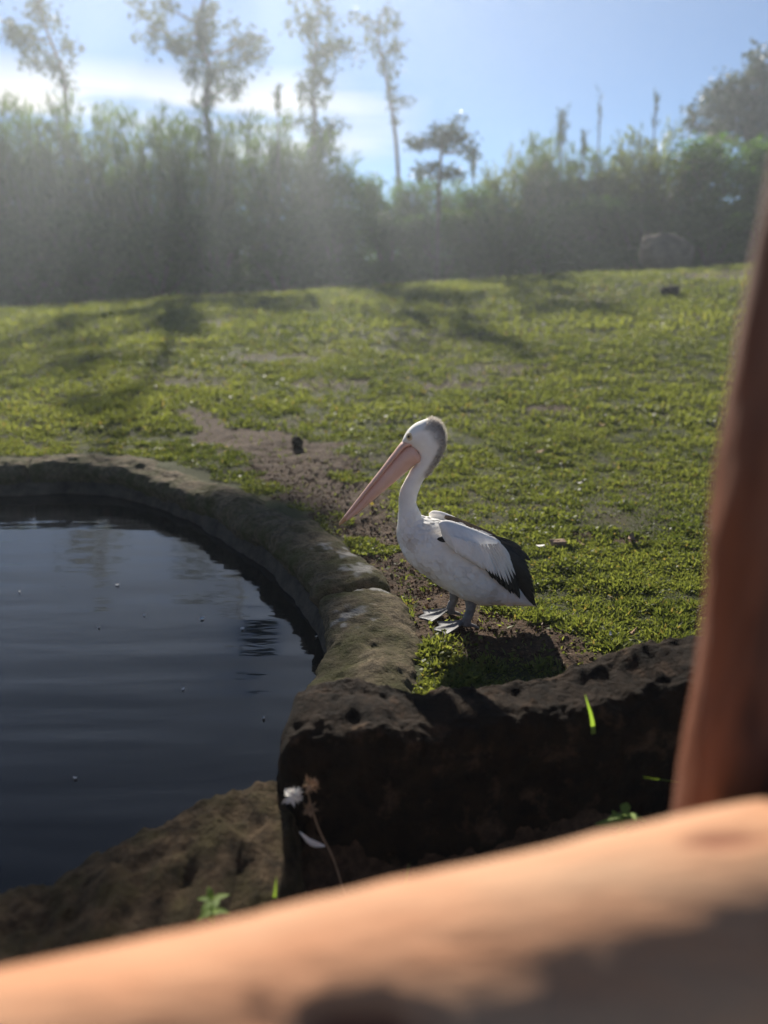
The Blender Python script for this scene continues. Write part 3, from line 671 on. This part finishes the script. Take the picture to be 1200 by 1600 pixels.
# ------------------------------------------------------------------ lawn
def in_view(x, y, m_=0.12):
    return np.abs(x) < (0.497 / 0.83 + m_) * y + 0.3
def grass_zone(y0, y1, dens, ln0, ln1, wd0, wd1, seed, name, flat=0.75, clump=0.55):
    rg = np.random.default_rng(seed); hw = 0.66 * y1 + 0.5; area = 2 * hw * (y1 - y0); n = int(area * dens)
    x = rg.uniform(-hw, hw, n); y = rg.uniform(y0, y1, n)
    k = in_view(x, y); x, y = x[k], y[k]
    k = (y > yfront(x) + 0.28); x, y = x[k], y[k]
    sd = pond_sd(x, y); k = sd > 0.42 + 0.06 * vnoise(p3(x * 6, y * 6), 2); x, y, sd = x[k], y[k], sd[k]
    b_ = bare(x, y); cl_ = fbm(p3(x * 2.6, y * 2.6), 3, 52); tuft = fbm(p3(x * 9, y * 9), 2, 53)
    pr = (1 - b_) * np.clip(0.9 + clump * cl_ + 0.6 * tuft, 0.4, 1) + 0.03
    # weeds squeezed between kerb, boulder and soil
    for (u, v, r) in [(672, 1040, 0.10), (660, 1052, 0.12), (705, 1048, 0.06), (560, 852, 0.15), (525, 815, 0.12), (545, 745, 0.14), (370, 745, 0.2), (600, 858, 0.10)]:
        q = at_z(u, v, 0); pr = np.maximum(pr, 0.9 * (np.hypot(x - q[0], y - q[1]) < r * (1 + 0.4 * tuft)))
    k = rg.random(len(x)) < pr; x, y, cl_, tuft = x[k], y[k], cl_[k], tuft[k]
    z = terr(x, y); n = len(x)
    az = rg.uniform(0, 2 * math.pi, n); el = rg.normal(flat, 0.36, n)
    d = np.stack([np.cos(az) * np.cos(el), np.sin(az) * np.cos(el), np.abs(np.sin(el)) + 0.08], 1)
    ln_ = rg.uniform(ln0, ln1, n) * (1 + 0.65 * np.clip(tuft, -1, 1) + 0.25 * np.clip(cl_, -1, 1)); wd = rg.uniform(wd0, wd1, n)
    br = (rg.random(n) < 0.14 + 0.4 * np.clip(fbm(p3(x * 0.9, y * 0.9), 2, 91), -1, 1)) & (y < 13)      # round clover leaves among the blades
    d[br, 2] = rg.normal(0.12, 0.22, br.sum()); ln_ = np.where(br, ln_ * 0.5, ln_); wd = np.where(br, ln_ * 0.8, wd); z = z + np.where(br, ln_ * 0.7, 0)
    V, F = leaves_np(np.stack([x, y, z - 0.004], 1), d, ln_, wd, rg, 0.15)
    big = fbm(p3(x * 0.6, y * 0.6), 3, 61)
    tint = np.clip(0.45 + 0.28 * big + rg.normal(0, 0.22, n) + 0.15 * cl_, 0, 0.9)
    tint = np.where(rg.random(n) < 0.025, 1.0, tint)
    o = obj(name, mesh_np(name, V, F, M['grass'], True, {'tint': np.repeat(tint, 4)}), kind='stuff', label='short patchy green grass and clover of the sunlit lawn', category='grass')
    return n
NG = 0
NG += grass_zone(2.3, 4.6, 26000, 0.018, 0.046, 0.006, 0.013, 101, 'grass')
NG += grass_zone(4.6, 7.5, 6500, 0.022, 0.055, 0.006, 0.012, 102, 'grass')
NG += grass_zone(7.5, 13, 2000, 0.035, 0.085, 0.012, 0.022, 103, 'grass')
NG += grass_zone(13, 27, 420, 0.06, 0.14, 0.022, 0.04, 104, 'grass')
print('grass blades', NG)

# soil crumbs and dry litter
rg = np.random.default_rng(5)
def ico(): 
    p = (1 + 5 ** .5) / 2
    v = np.array([(-1, p, 0), (1, p, 0), (-1, -p, 0), (1, -p, 0), (0, -1, p), (0, 1, p), (0, -1, -p), (0, 1, -p), (p, 0, -1), (p, 0, 1), (-p, 0, -1), (-p, 0, 1)]) / 1.9
    f = np.array([(0, 11, 5), (0, 5, 1), (0, 1, 7), (0, 7, 10), (0, 10, 11), (1, 5, 9), (5, 11, 4), (11, 10, 2), (10, 7, 6), (7, 1, 8), (3, 9, 4), (3, 4, 2), (3, 2, 6), (3, 6, 8), (3, 8, 9), (4, 9, 5), (2, 4, 11), (6, 2, 10), (8, 6, 7), (9, 8, 1)])
    return v, f
iv, if_ = ico()
x = rg.uniform(-2.0, 2.0, 60000); y = rg.uniform(2.35, 6.6, 60000)
k = (bare(x, y) > 0.45) & (y > yfront(x) + 0.3); x, y = x[k], y[k]; k = pond_sd(x, y) > 0.4; x, y = x[k], y[k]
n = min(len(x), 7000); x, y = x[:n], y[:n]; z = terr(x, y)
r = 0.002 + 0.009 * rg.random(n) ** 5
V = (iv[None] * (1 + rg.uniform(-0.3, 0.3, (n, 12, 1)))) * (r[:, None] * rg.uniform(0.6, 1.3, (n, 3)))[:, None]
V = V + np.stack([x, y, z + r * 0.4], 1)[:, None]
obj('soil_crumbs', mesh_np('soil_crumbs', V.reshape(-1, 3), (if_[None] + 12 * np.arange(n)[:, None, None]).reshape(-1, 3), M['clod'], False), kind='stuff', label='loose dark crumbs of soil scattered over bare ground', category='soil')
x = rg.uniform(-2.0, 2.4, 9000); y = rg.uniform(2.4, 7, 9000); k = (y > yfront(x) + 0.3); x, y = x[k], y[k]; k = pond_sd(x, y) > 0.4; x, y = x[k], y[k]
k = rg.random(len(x)) < 0.15 + 0.5 * bare(x, y); x, y = x[k], y[k]; n = len(x); z = terr(x, y)
V, F = leaves_np(np.stack([x, y, z + 0.012], 1), np.stack([rg.normal(0, 1, n), rg.normal(0, 1, n), rg.normal(0, 0.15, n)], 1), rg.uniform(0.012, 0.05, n), rg.uniform(0.002, 0.007, n), rg)
obj('dry_litter', mesh_np('dry_litter', V, F, M['litter'], False), kind='stuff', label='thin scraps of dry grass strewn over soil and lawn', category='litter')

# ------------------------------------------------------------------ small things lying about
def gpt(u, v):
    X, Y = march(u, v)
    return np.array([X, Y, terr([X], [Y])[0]])
def stone(name, loc, size, seed, mt, label, cat='stone', group=None, blocky=1.0, sink=0.25):
    nu, nv = 26, 36; ph = np.linspace(0.01, math.pi - 0.01, nu); th = np.linspace(0, 2 * math.pi, nv, endpoint=False)
    sq = lambda a: np.sign(a) * np.abs(a) ** blocky
    V = np.stack([sq(np.sin(ph))[:, None] * sq(np.cos(th))[None], sq(np.sin(ph))[:, None] * sq(np.sin(th))[None], np.repeat(sq(np.cos(ph))[:, None], nv, 1)], -1).reshape(-1, 3)
    V = V * (1 + 0.22 * fbm(V * 1.3, 4, seed)[:, None]) * np.array(size) / 2 + (0, 0, size[2] * (0.5 - sink))
    me = mesh_np(name, V, grid_faces(nu, nv), mt); o = obj(name, me, None, loc, label=label, category=cat)
    o.rotation_euler = (0, 0, seed * 0.7)
    if group: o['group'] = group
    return o
BX = at_y(1045, 400, 25.0)[0]
o = stone('brick_fragment', gpt(872, 858), (0.095, 0.06, 0.045), 2, M['brick'], 'tan brick fragment lying on the grass behind the pelican', 'brick', blocky=0.35, sink=0.05); o.rotation_euler = (0, 0, 0.15)
stone('stone', gpt(465, 697), (0.12, 0.10, 0.095), 3, M['rock'], 'small dark upright stone on bare soil beyond the pond', sink=0.1)
stone('stone', gpt(1045, 463), (0.55, 0.4, 0.28), 6, M['rock'], 'dark low stone on the upper right of the lawn slope', sink=0.2)
stone('boulder', (BX, 25.0, terr([BX], [25.0])[0]), (1.75, 1.2, 1.25), 9, M['boulder'], 'large tan boulder at the foot of the green thicket', 'boulder', sink=0.15)
def scrap(name, loc, ln_, wd, rz, mt, curl, label, cat, group):
    u = np.linspace(0, 1, 8); V = []
    for a in u:
        ww = wd * math.sin(math.pi * (0.06 + 0.9 * a)) ** 0.7
        zz = curl * (a - 0.4) ** 2 * 2 + 0.016
        for q in (-0.5, 0, 0.5): V.append(((a - .5) * ln_, q * ww, zz + abs(q) * ww * 0.5))
        for q in (0.5, 0, -0.5): V.append(((a - .5) * ln_, q * ww, zz + abs(q) * ww * 0.5 - 0.002))
    o = obj(name, mesh_np(name, V, grid_faces(8, 6), mt), None, loc, label=label, category=cat, group=group); o.rotation_euler = (0.15, 0.1, rz)
for i, (u, v, l_) in enumerate([(843, 862, .05), (860, 958, .035), (682, 913, .035), (945, 655, .06), (1012, 662, .045), (905, 758, .04), (952, 1005, .03)]):
    scrap('shed_feather', gpt(u, v), l_, l_ * 0.42, i * 1.3, M['fluff'], 0.02, 'small white shed feather lying on the lawn', 'feather', 'shed feathers on the lawn')
for i, (u, v, l_) in enumerate([(842, 712, .09), (985, 848, .10), (908, 857, .08), (855, 640, .08), (540, 735, .05), (668, 955, .04), (940, 668, .07), (985, 1002, .04), (610, 700, .05)]):
    scrap('dry_leaf', gpt(u, v), l_, l_ * 0.4, i * 0.9 + 0.4, M['drystalk'], 0.05, 'curled dry brown leaf lying on the lawn', 'leaf', 'dry leaves on the lawn')
for i, (u, v) in enumerate([(183, 915), (315, 968), (378, 984), (30, 926), (118, 1218), (495, 996), (413, 1123), (155, 981), (225, 962), (285, 1078)]):  # white specks: some are down, several paint sun glints on the water
    q = at_z(u, v, WZ); s_ = 0.024 if i < 3 else 0.014
    scrap('fluff_glint', (q[0], q[1], WZ - 0.012), s_, s_ * 0.8, i * 0.8, M['fluff'], 0.01, 'tiny white speck among the down and painted sun glints on the pond', 'fluff', 'specks of down and painted sun glints on the pond')

# weeds in front of the rocks
def seedling(base, h, nl, size, label, seed, lean=0.0):
    rg = np.random.default_rng(seed); base = np.array(base)
    t_ = thing('weed_seedling', base, label, 'weed')
    V, F = tube_np([(0, 0, 0), (lean * .4, 0, h * .5), (lean, 0, h)], [size * .07, size * .05, size * .035], 6)
    obj('stem', mesh_np('stem', V, F, M['weed'], True, {'tint': np.full(len(V), .4)}), t_)
    for i in range(nl):
        a = i * 2.4 + seed; q = 1 - 0.6 * (i // 4) / max(1, nl // 4); el = 0.15 + 0.5 * (i % 4 == 0)
        c = np.array([lean * q, 0, h * q]); d = np.array([math.cos(a) * math.cos(el), math.sin(a) * math.cos(el), math.sin(el)])
        l_ = size * rg.uniform(.75, 1.1); sdv = np.cross(d, (0, 0, 1)); sdv /= np.linalg.norm(sdv); up = np.cross(sdv, d)
        V = []
        for k_, ww in zip(np.linspace(0, 1, 6), [.08, .3, .42, .36, .2, .02]):
            p_ = c + d * l_ * k_ - np.array([0, 0, .25 * l_ * k_ * k_])
            V += [p_ - sdv * l_ * ww * .5 + up * .1 * l_ * ww, p_, p_ + sdv * l_ * ww * .5 + up * .1 * l_ * ww]
        obj('leaf', mesh_np('leaf', V, grid_faces(6, 3, False), M['weed'], True, {'tint': np.full(len(V), rg.uniform(.4, 1))}), t_)
    return t_
seedling(at_z(335, 1462, -0.115), 0.115, 9, 0.052, 'pale green leafy seedling growing on the low mossy rock', 2)
seedling(at_y(968, 1330, 1.90), 0.13, 9, 0.075, 'small bright green weed beside the fence post', 5)
def blade(base, tip, wd, label):
    base, tip = np.array(base), np.array(tip); P = catmull([base, (base + tip) / 2 + (0.004, -0.01, 0.006), tip], 5); V = []
    for i, p_ in enumerate(P):
        ww = wd * (1 - (i / (len(P) - 1)) ** 2) + .0004
        V += [p_ - (ww / 2, 0, 0), p_ + (0, 0.001, -0.001), p_ + (ww / 2, 0, 0)]
    obj('grass_blade', mesh_np('grass_blade', np.array(V) - base, grid_faces(len(P), 3, False), M['weed'], True, {'tint': np.full(len(V), .8)}), None, base, label=label, category='grass blade')
blade(at_y(928, 1158, 2.20), at_y(914, 1085, 2.06), 0.015, 'single green grass blade against the black face of the boulder')
blade((0.015, 1.84, -0.32), at_y(640, 1348, 1.82), 0.015, 'short green grass blade poking up behind the log rail')
blade(at_y(1072, 1224, 2.14), at_y(1003, 1214, 1.93), 0.014, 'thin grass blade leaning out sideways from behind the post')
blade(at_z(423, 1432, -0.12), at_y(432, 1370, 1.72), 0.012, 'short grass blade at the corner of the mossy rock')
# dead flower stalk with a puff of seed
sb = np.array(at_z(548, 1430, -0.31)); ds = thing('seed_stalk', sb, 'dead bent stalk with fluffy white seed head before the boulder', 'dead weed')
pts = [np.zeros(3)] + [at_y(u, v, 1.95 + d) - sb for u, v, d in ((536, 1390, 0), (520, 1340, .01), (500, 1300, .02), (487, 1262, .02), (478, 1225, .02))]
V, F = tube_np(catmull(pts, 6), np.linspace(.0042, .0024, 31), 6); obj('stem', mesh_np('stem', V, F, M['drystalk']), ds)
def tuftm(c, r, n, seed, mt, nm, ln_):
    rg = np.random.default_rng(seed); d = rg.normal(0, 1, (n, 3)); V, F = leaves_np(np.repeat([c], n, 0) + rg.normal(0, r * .25, (n, 3)), d, rg.uniform(.5, 1, n) * ln_, np.full(n, ln_ * .22), rg)
    obj(nm, mesh_np(nm, V, F, mt, False), ds)
tuftm(at_y(458, 1243, 1.95) - sb, .021, 130, 1, M['fluff'], 'seed_head', .034)
tuftm(at_y(487, 1226, 1.95) - sb, .019, 50, 2, M['drystalk'], 'husk', .034)
tuftm(at_y(484, 1265, 1.95) - sb, .015, 36, 3, M['drystalk'], 'husk', .030)
Pq = [at_y(u, v, 1.95) - sb for u, v in ((468, 1300), (485, 1316), (508, 1322))]
V = []
for p_, ww in zip(catmull(Pq, 3), [.002, .008, .012, .013, .012, .008, .002]): V += [p_ - (0, 0, ww), p_ + (0, -.003, 0), p_ + (0, 0, ww)]
obj('leaf', mesh_np('leaf', V, grid_faces(7, 3, False), M['fluff']), ds)

# ------------------------------------------------------------------ background thicket
def bamboo_meshes(seed, Hh, Rr, nst, per, lmat, llen=(.28, .55), lw=(.035, .07), spike=1.0):
    rg = np.random.default_rng(seed); sm = MB(); C, D = [], []
    for i in range(nst):
        a = rg.uniform(0, 2 * math.pi); r0 = Rr * .55 * math.sqrt(rg.random()); lean = rg.uniform(.15, .75) * Rr; h = Hh * rg.uniform(.55, 1.0) ** spike
        b0 = np.array([math.cos(a) * r0, math.sin(a) * r0, -.1]); a2 = a + rg.normal(0, .5)
        tip = b0 + (math.cos(a2) * lean, math.sin(a2) * lean, h)
        mid = (b0 * .45 + tip * .55) + (-math.cos(a2) * lean * .22, -math.sin(a2) * lean * .22, h * .08)
        P = catmull([b0, mid, tip], 4); v, f = tube_np(P, np.linspace(.025, .006, len(P)), 4); sm.add(v, f)
        q = rg.random(per) ** .8; q = .08 + .92 * q; idx = q * (len(P) - 1); c = np.stack([np.interp(idx, np.arange(len(P)), P[:, k_]) for k_ in range(3)], 1)
        sp = .30 * (1 - .75 * q)[:, None] + .05
        c = c + rg.normal(0, 1, (per, 3)) * sp * (1, 1, .6); C.append(c)
        d = rg.normal(0, .55, (per, 3)) + (0, 0, .35) + (tip - mid)[None] / np.linalg.norm(tip - mid) * (0.3 + q)[:, None]; D.append(d)
    C, D = np.vstack(C), np.vstack(D); n = len(C)
    V, F = leaves_np(C, D, rg.uniform(*llen, n), rg.uniform(*lw, n), rg, .25)
    tint = np.clip(rg.normal(.45, .22, n), 0, 1)
    return sm.mesh('stems', M['trunk']), mesh_np('foliage', V, F, lmat, True, {'tint': np.repeat(tint, 4)})
def shrub_meshes(seed, Hh, Rr, n, lmat):
    rg = np.random.default_rng(seed); sm = MB(); lobes = []
    for i in range(16):
        a = rg.uniform(0, 2 * math.pi); r = Rr * rg.uniform(.1, .75); z = Hh * rg.uniform(.05, .88); r *= math.sqrt(max(.15, 1 - (z / Hh - .35) ** 2 * 1.6))
        c = np.array([math.cos(a) * r, math.sin(a) * r, z]); lobes.append((c, Rr * rg.uniform(.28, .48)))
        v, f = tube_np(catmull([(0, 0, -.1), c * (.5, .5, .55), c], 3), np.linspace(.06, .012, 7), 5); sm.add(v, f)
    per = n // 16; C = []
    for c, r in lobes:
        d = rg.normal(0, 1, (per, 3)); d /= np.linalg.norm(d, axis=1)[:, None]; C.append(c + d * (r * rg.random((per, 1)) ** .45))
    C = np.vstack(C); n = len(C); V, F = leaves_np(C, rg.normal(0, 1, (n, 3)) + (0, 0, .2), rg.uniform(.12, .26, n), rg.uniform(.06, .12, n), rg, .2)
    tint = np.clip(rg.normal(.45, .22, n), 0, 1)
    return sm.mesh('stems', M['trunk']), mesh_np('foliage', V, F, lmat, True, {'tint': np.repeat(tint, 4)})
VAR = {'b0': bamboo_meshes(1, 5, 1.7, 46, 110, M['bamboo']), 'b1': bamboo_meshes(2, 5, 1.5, 40, 120, M['bamboo'], spike=1.5), 'y0': bamboo_meshes(3, 5, 1.6, 46, 110, M['bamboo_y']),
       's0': shrub_meshes(4, 5, 2.2, 5200, M['shrub']), 's1': shrub_meshes(5, 5, 2.0, 5200, M['shrub'])}
INFO = {'b': ('bamboo_clump', 'tall dark feathery bamboo clump in the thicket behind the lawn', 'bamboo', 'bamboo clumps behind the lawn'),
        'y': ('bamboo_clump', 'yellow-green feathery bamboo clump in the thicket behind the lawn', 'bamboo', 'yellow bamboo clumps behind the lawn'),
        's': ('shrub', 'rounded dense green shrub in the thicket behind the lawn', 'shrub', 'green shrubs behind the lawn')}
def plant(kind, px, top, Y, wide=1.0, rot=0.0):
    X = at_y(px, 400, Y)[0]; zt = at_y(px, top, Y)[2]; zb = terr([X], [Y], False)[0]
    nm, lab, cat, gr = INFO[kind[0]]; o = thing(nm, (X, Y, zb - 0.05), lab, cat, gr)
    h = (zt - zb) / 5.0; o.scale = (wide, wide, h); o.rotation_euler = (0, 0, rot)
    obj('stems', VAR[kind][0], o); obj('foliage', VAR[kind][1], o)
rows = [  # kind, px, top, Y, wide
    ('b0', -170, 150, 38, 1.5), ('b1', -80, 140, 37, 1.4), ('b0', 0, 135, 37.5, 1.3), ('b1', 60, 175, 36.5, 1.3), ('b0', 120, 150, 38, 1.3), ('b1', 185, 185, 37, 1.3), ('b0', 255, 165, 37.5, 1.4),
    ('b1', 320, 175, 36.5, 1.3), ('b0', 385, 170, 38, 1.3), ('b1', 450, 190, 37, 1.2), ('b0', 500, 225, 37, 1.2),
    ('s0', 560, 262, 36, 1.0), ('s1', 625, 258, 35.5, 1.0), ('b0', 665, 275, 37, 1.0), ('s0', 735, 290, 34.5, 1.0), ('y0', 800, 232, 35, 1.1), ('b1', 850, 205, 35, 1.1), ('b0', 905, 235, 34, 1.1),
    ('y0', 965, 235, 33, 1.1), ('y0', 1015, 205, 32, 1.2), ('s1', 1075, 200, 33, 1.2), ('s0', 1130, 205, 31, 1.3), ('s1', 1165, 265, 29, 1.0), ('s0', 1230, 190, 31, 1.4), ('b0', 1310, 190, 30, 1.4),
    # lower front row that fills the dark foot of the thicket
    ('s0', -60, 330, 34.5, 1.2), ('s1', 40, 320, 34, 1.3), ('s0', 140, 325, 34.5, 1.3), ('s1', 240, 315, 34, 1.3), ('s0', 340, 320, 34.5, 1.3), ('s1', 440, 315, 34, 1.3), ('s0', 530, 320, 34, 1.2),
    ('s1', 610, 325, 33.5, 1.2), ('s0', 690, 330, 33, 1.2), ('b1', 770, 320, 32.5, 1.1), ('s1', 850, 315, 32, 1.2), ('s0', 930, 305, 31, 1.2), ('s1', 1000, 300, 30.5, 1.1), ('s1', 1110, 300, 29, 1.0), ('s0', 1200, 300, 27.5, 1.1)]
for i, (kd, px, tp, Y, wd) in enumerate(rows): plant(kd, px, tp, Y, wd, i * 2.399)
rows2 = [(px, 345 - 10 * (i % 3), 44 + (i % 2)) for i, px in enumerate(range(-120, 1330, 85))]
INFO['h'] = ('shrub', 'green shrub half hidden behind the bamboo of the thicket', 'shrub', 'shrubs hidden behind the bamboo')
VAR['h0'], VAR['h1'] = VAR['s0'], VAR['s1']
for i, (px, tp, Y) in enumerate(rows2): plant(('h0', 'h1')[i % 2], px, tp, Y, 1.5, i * 1.7)
# thin reed spikes standing above the thicket
def reed(px, top, bot, Y, wd, label):
    b0 = at_y(px, bot, Y); t0 = at_y(px + 3, top, Y); o = thing('reed_plume', b0, label, 'reed', 'reed plumes above the thicket'); h = t0 - b0; rg = np.random.default_rng(int(px))
    V, F = tube_np([(0, 0, -2.5), h * .5, h], [.035, .03, .012], 5); obj('stem', mesh_np('stem', V, F, M['trunk']), o)
    n = int(160 * wd); q = rg.uniform(.35, 1, n); C = h[None] * q[:, None] + rg.normal(0, .07 * wd, (n, 3)); V, F = leaves_np(C, rg.normal(0, .35, (n, 3)) + (0, 0, 1), rg.uniform(.2, .45, n), rg.uniform(.03, .06, n), rg)
    obj('plume', mesh_np('plume', V, F, M['treeleaf'], True, {'tint': np.repeat(rg.random(n), 4)}), o)
for px, tp, bt, wd in ((875, 180, 270, 1.3), (910, 210, 270, .5), (1022, 150, 230, .3), (935, 145, 260, .2), (432, 140, 200, .7), (738, 240, 300, .7)):
    reed(px, tp, bt, 34.0, wd, 'thin dark reed plume sticking up above the thicket')

# ------------------------------------------------------------------ tall trees behind the thicket
def tree(label, px0, Y, trunk_px, r0, clumps, leaf_n, seed, llen=(.16, .34), flat=.55, along=.4, group=None, lmat=None):
    """trunk_px: pixels up the stem; clumps: (u, v, radius_px)"""
    rg = np.random.default_rng(seed); X = at_y(px0, 420, Y)[0]; zb = terr([X], [Y], False)[0]; base = np.array([X, Y, zb - .1])
    o = thing('tree', base, label, 'tree', group)
    P = [np.zeros(3)] + [at_y(u, v, Y) - base + (0, rg.normal(0, .25), 0) for u, v in trunk_px]; P = catmull(P, 6); tm = MB()
    v, f = tube_np(P, np.linspace(r0, r0 * .18, len(P)), 9); tm.add(v, f)
    mpp = Y / 1.05 / FPX; C = []
    for (u, v_, rp) in clumps:
        c = at_y(u, v_, Y) - base; r = rp * mpp; c = c + (0, rg.normal(0, r * .9), 0)
        lower = P[P[:, 2] < c[2] - r * .3]; j = lower[np.argmin(np.linalg.norm(lower - c, axis=1))] if len(lower) else P[0]
        v, f = tube_np(catmull([j, (j + c) / 2 + (0, 0, -.12 * r), c], 4), np.linspace(r0 * .32, r0 * .08, 9), 6); tm.add(v, f)
        n = int(0.72 * leaf_n * (rp / 20.0) ** 1.6) + 16
        # sub-clumps give uneven outline and gaps
        m_ = max(6, n // 20); sc = c + rg.normal(0, 1, (m_, 3)) * r * (.66, .66, flat)
        al = rg.random(m_) < along; tq = rg.uniform(.5, 1, m_)[:, None]; sc = np.where(al[:, None], j + (c - j) * tq + rg.normal(0, .35, (m_, 3)) * r, sc)
        C.append(sc[rg.integers(0, len(sc), n)] + rg.normal(0, 1, (n, 3)) * (r * .10 + .10))
        for s_ in sc[:6]:
            v, f = tube_np([c, (c + s_) / 2 + (0, 0, .03), s_], [r0 * .08, r0 * .06, r0 * .03], 4); tm.add(v, f)
    obj('trunk', tm.mesh('trunk', M['trunk']), o)
    C = np.vstack(C); n = len(C); V, F = leaves_np(C, rg.normal(0, 1, (n, 3)), rg.uniform(*llen, n), rg.uniform(llen[0] * .5, llen[1] * .5, n), rg, .2)
    obj('crown', mesh_np('crown', V, F, lmat or M['treeleaf'], True, {'tint': np.repeat(np.clip(rg.normal(.45, .25, n), 0, 1), 4)}), o)
tree('bare-stemmed leaning tree with ragged clumps at the far left of the thicket', 110, 41, [(105, 250), (98, 130), (85, 80), (68, 20), (62, -40)], .16,
     [(85, 100, 20), (62, 75, 24), (35, 55, 20), (12, 45, 18), (70, 30, 16), (64, 5, 14), (95, 70, 14), (50, 100, 12), (60, -40, 14), (95, 120, 10)], 240, 1)
tree('tall broad tree with loose airy crown rising above the bamboo', 335, 41, [(336, 260), (322, 170), (328, 110), (312, 50), (318, -20), (312, -120), (325, -180), (332, -225)], .17,
     [(240, 45, 20), (265, 20, 24), (285, 60, 26), (262, 80, 18), (300, 100, 24), (325, 60, 20), (318, 40, 16), (345, 120, 20), (358, 60, 16), (385, 65, 16), (405, 90, 16), (375, 100, 20), (415, 60, 12), (340, 25, 14), (285, -40, 10), (300, -85, 9), (375, 140, 16), (330, 150, 18)] + [(338, v_, 11) for v_ in (-172, -190)] + 3 * [(355, v_, 9) for v_ in (-158, -167, -177, -188)] + 2 * [(363, -160, 6), (363, -169, 6), (362, -178, 6)] + [(320, -195, 12), (328, -215, 9)], 250, 2)  # highest clumps, above the frame, added to block the sun's glint on the pond
tree('slim tall tree with tiered dark clumps beside the broad tree', 488, 40, [(484, 260), (494, 190), (487, 130), (496, 60), (498, -25)], .15,
     [(495, 22, 24), (478, 55, 20), (515, 60, 24), (495, 85, 20), (535, 75, 10), (490, 110, 14), (470, 128, 12), (505, 128, 14), (492, 150, 14), (475, 190, 18), (505, 205, 20), (525, 195, 10), (490, 230, 22), (520, 215, 10), (500, -18, 15)], 230, 3)
tree('thin spindly tree with narrow wisps standing alone against the sky', 630, 40, [(622, 270), (615, 190), (600, 100), (590, 50), (600, 15)], .12,
     [(575, 45, 12), (585, 70, 12), (605, 40, 14), (612, 70, 14), (625, 72, 10), (620, 45, 10), (600, 95, 13), (612, 110, 10), (605, 18, 9), (615, 150, 10), (612, 140, 8), (635, 158, 8), (618, 185, 7), (570, 30, 7)], 170, 4, (.14, .28))
tree('small flat-topped tree with layered branches in front of shrubs', 683, 32, [(684, 340), (686, 280), (690, 225), (692, 205)], .13,
     [(692, 203, 12), (672, 218, 13), (655, 226, 10), (712, 206, 12), (725, 214, 9), (730, 230, 9), (700, 224, 12), (720, 181, 5), (738, 238, 7), (640, 222, 6), (655, 268, 11), (672, 262, 11), (700, 268, 11), (715, 272, 9)], 340, 5, (.12, .26), .2, .1)
tree('big dark dense tree rising above shrubs behind the post', 1175, 44, [(1178, 240), (1180, 180), (1185, 130)], .4,
     [(1100, 180, 24), (1085, 195, 14), (1125, 165, 28), (1115, 140, 16), (1150, 145, 26), (1165, 120, 26), (1190, 115, 26), (1210, 130, 34), (1175, 160, 30), (1150, 185, 28), (1190, 190, 34), (1225, 170, 34), (1130, 200, 22), (1240, 130, 30), (1165, 215, 26), (1120, 215, 20)], 420, 6)

# ------------------------------------------------------------------ haze volume added in place of the lens-flare veil
hx0, hx1, hy0, hy1, hz0, hz1 = -70, 70, -10, 50, -3.0, 21.0
V = [(x, y, z) for x in (hx0, hx1) for y in (hy0, hy1) for z in (hz0, hz1)]
F = [(0, 1, 3, 2), (4, 6, 7, 5), (0, 4, 5, 1), (2, 3, 7, 6), (0, 2, 6, 4), (1, 5, 7, 3)]
hm = bpy.data.materials.new('haze'); hm.use_nodes = True; t = hm.node_tree; t.nodes.clear()
ho = t.nodes.new('ShaderNodeOutputMaterial'); pv = t.nodes.new('ShaderNodeVolumePrincipled')
pv.inputs['Color'].default_value = (0.84, 0.92, 1, 1); pv.inputs['Density'].default_value = 0.0019; pv.inputs['Anisotropy'].default_value = 0.62
t.links.new(pv.outputs[0], ho.inputs['Volume'])
obj('haze', mesh_np('haze', V, F, hm, False), kind='stuff', label='thin haze volume over the lawn in place of the lens-flare veil', category='haze')
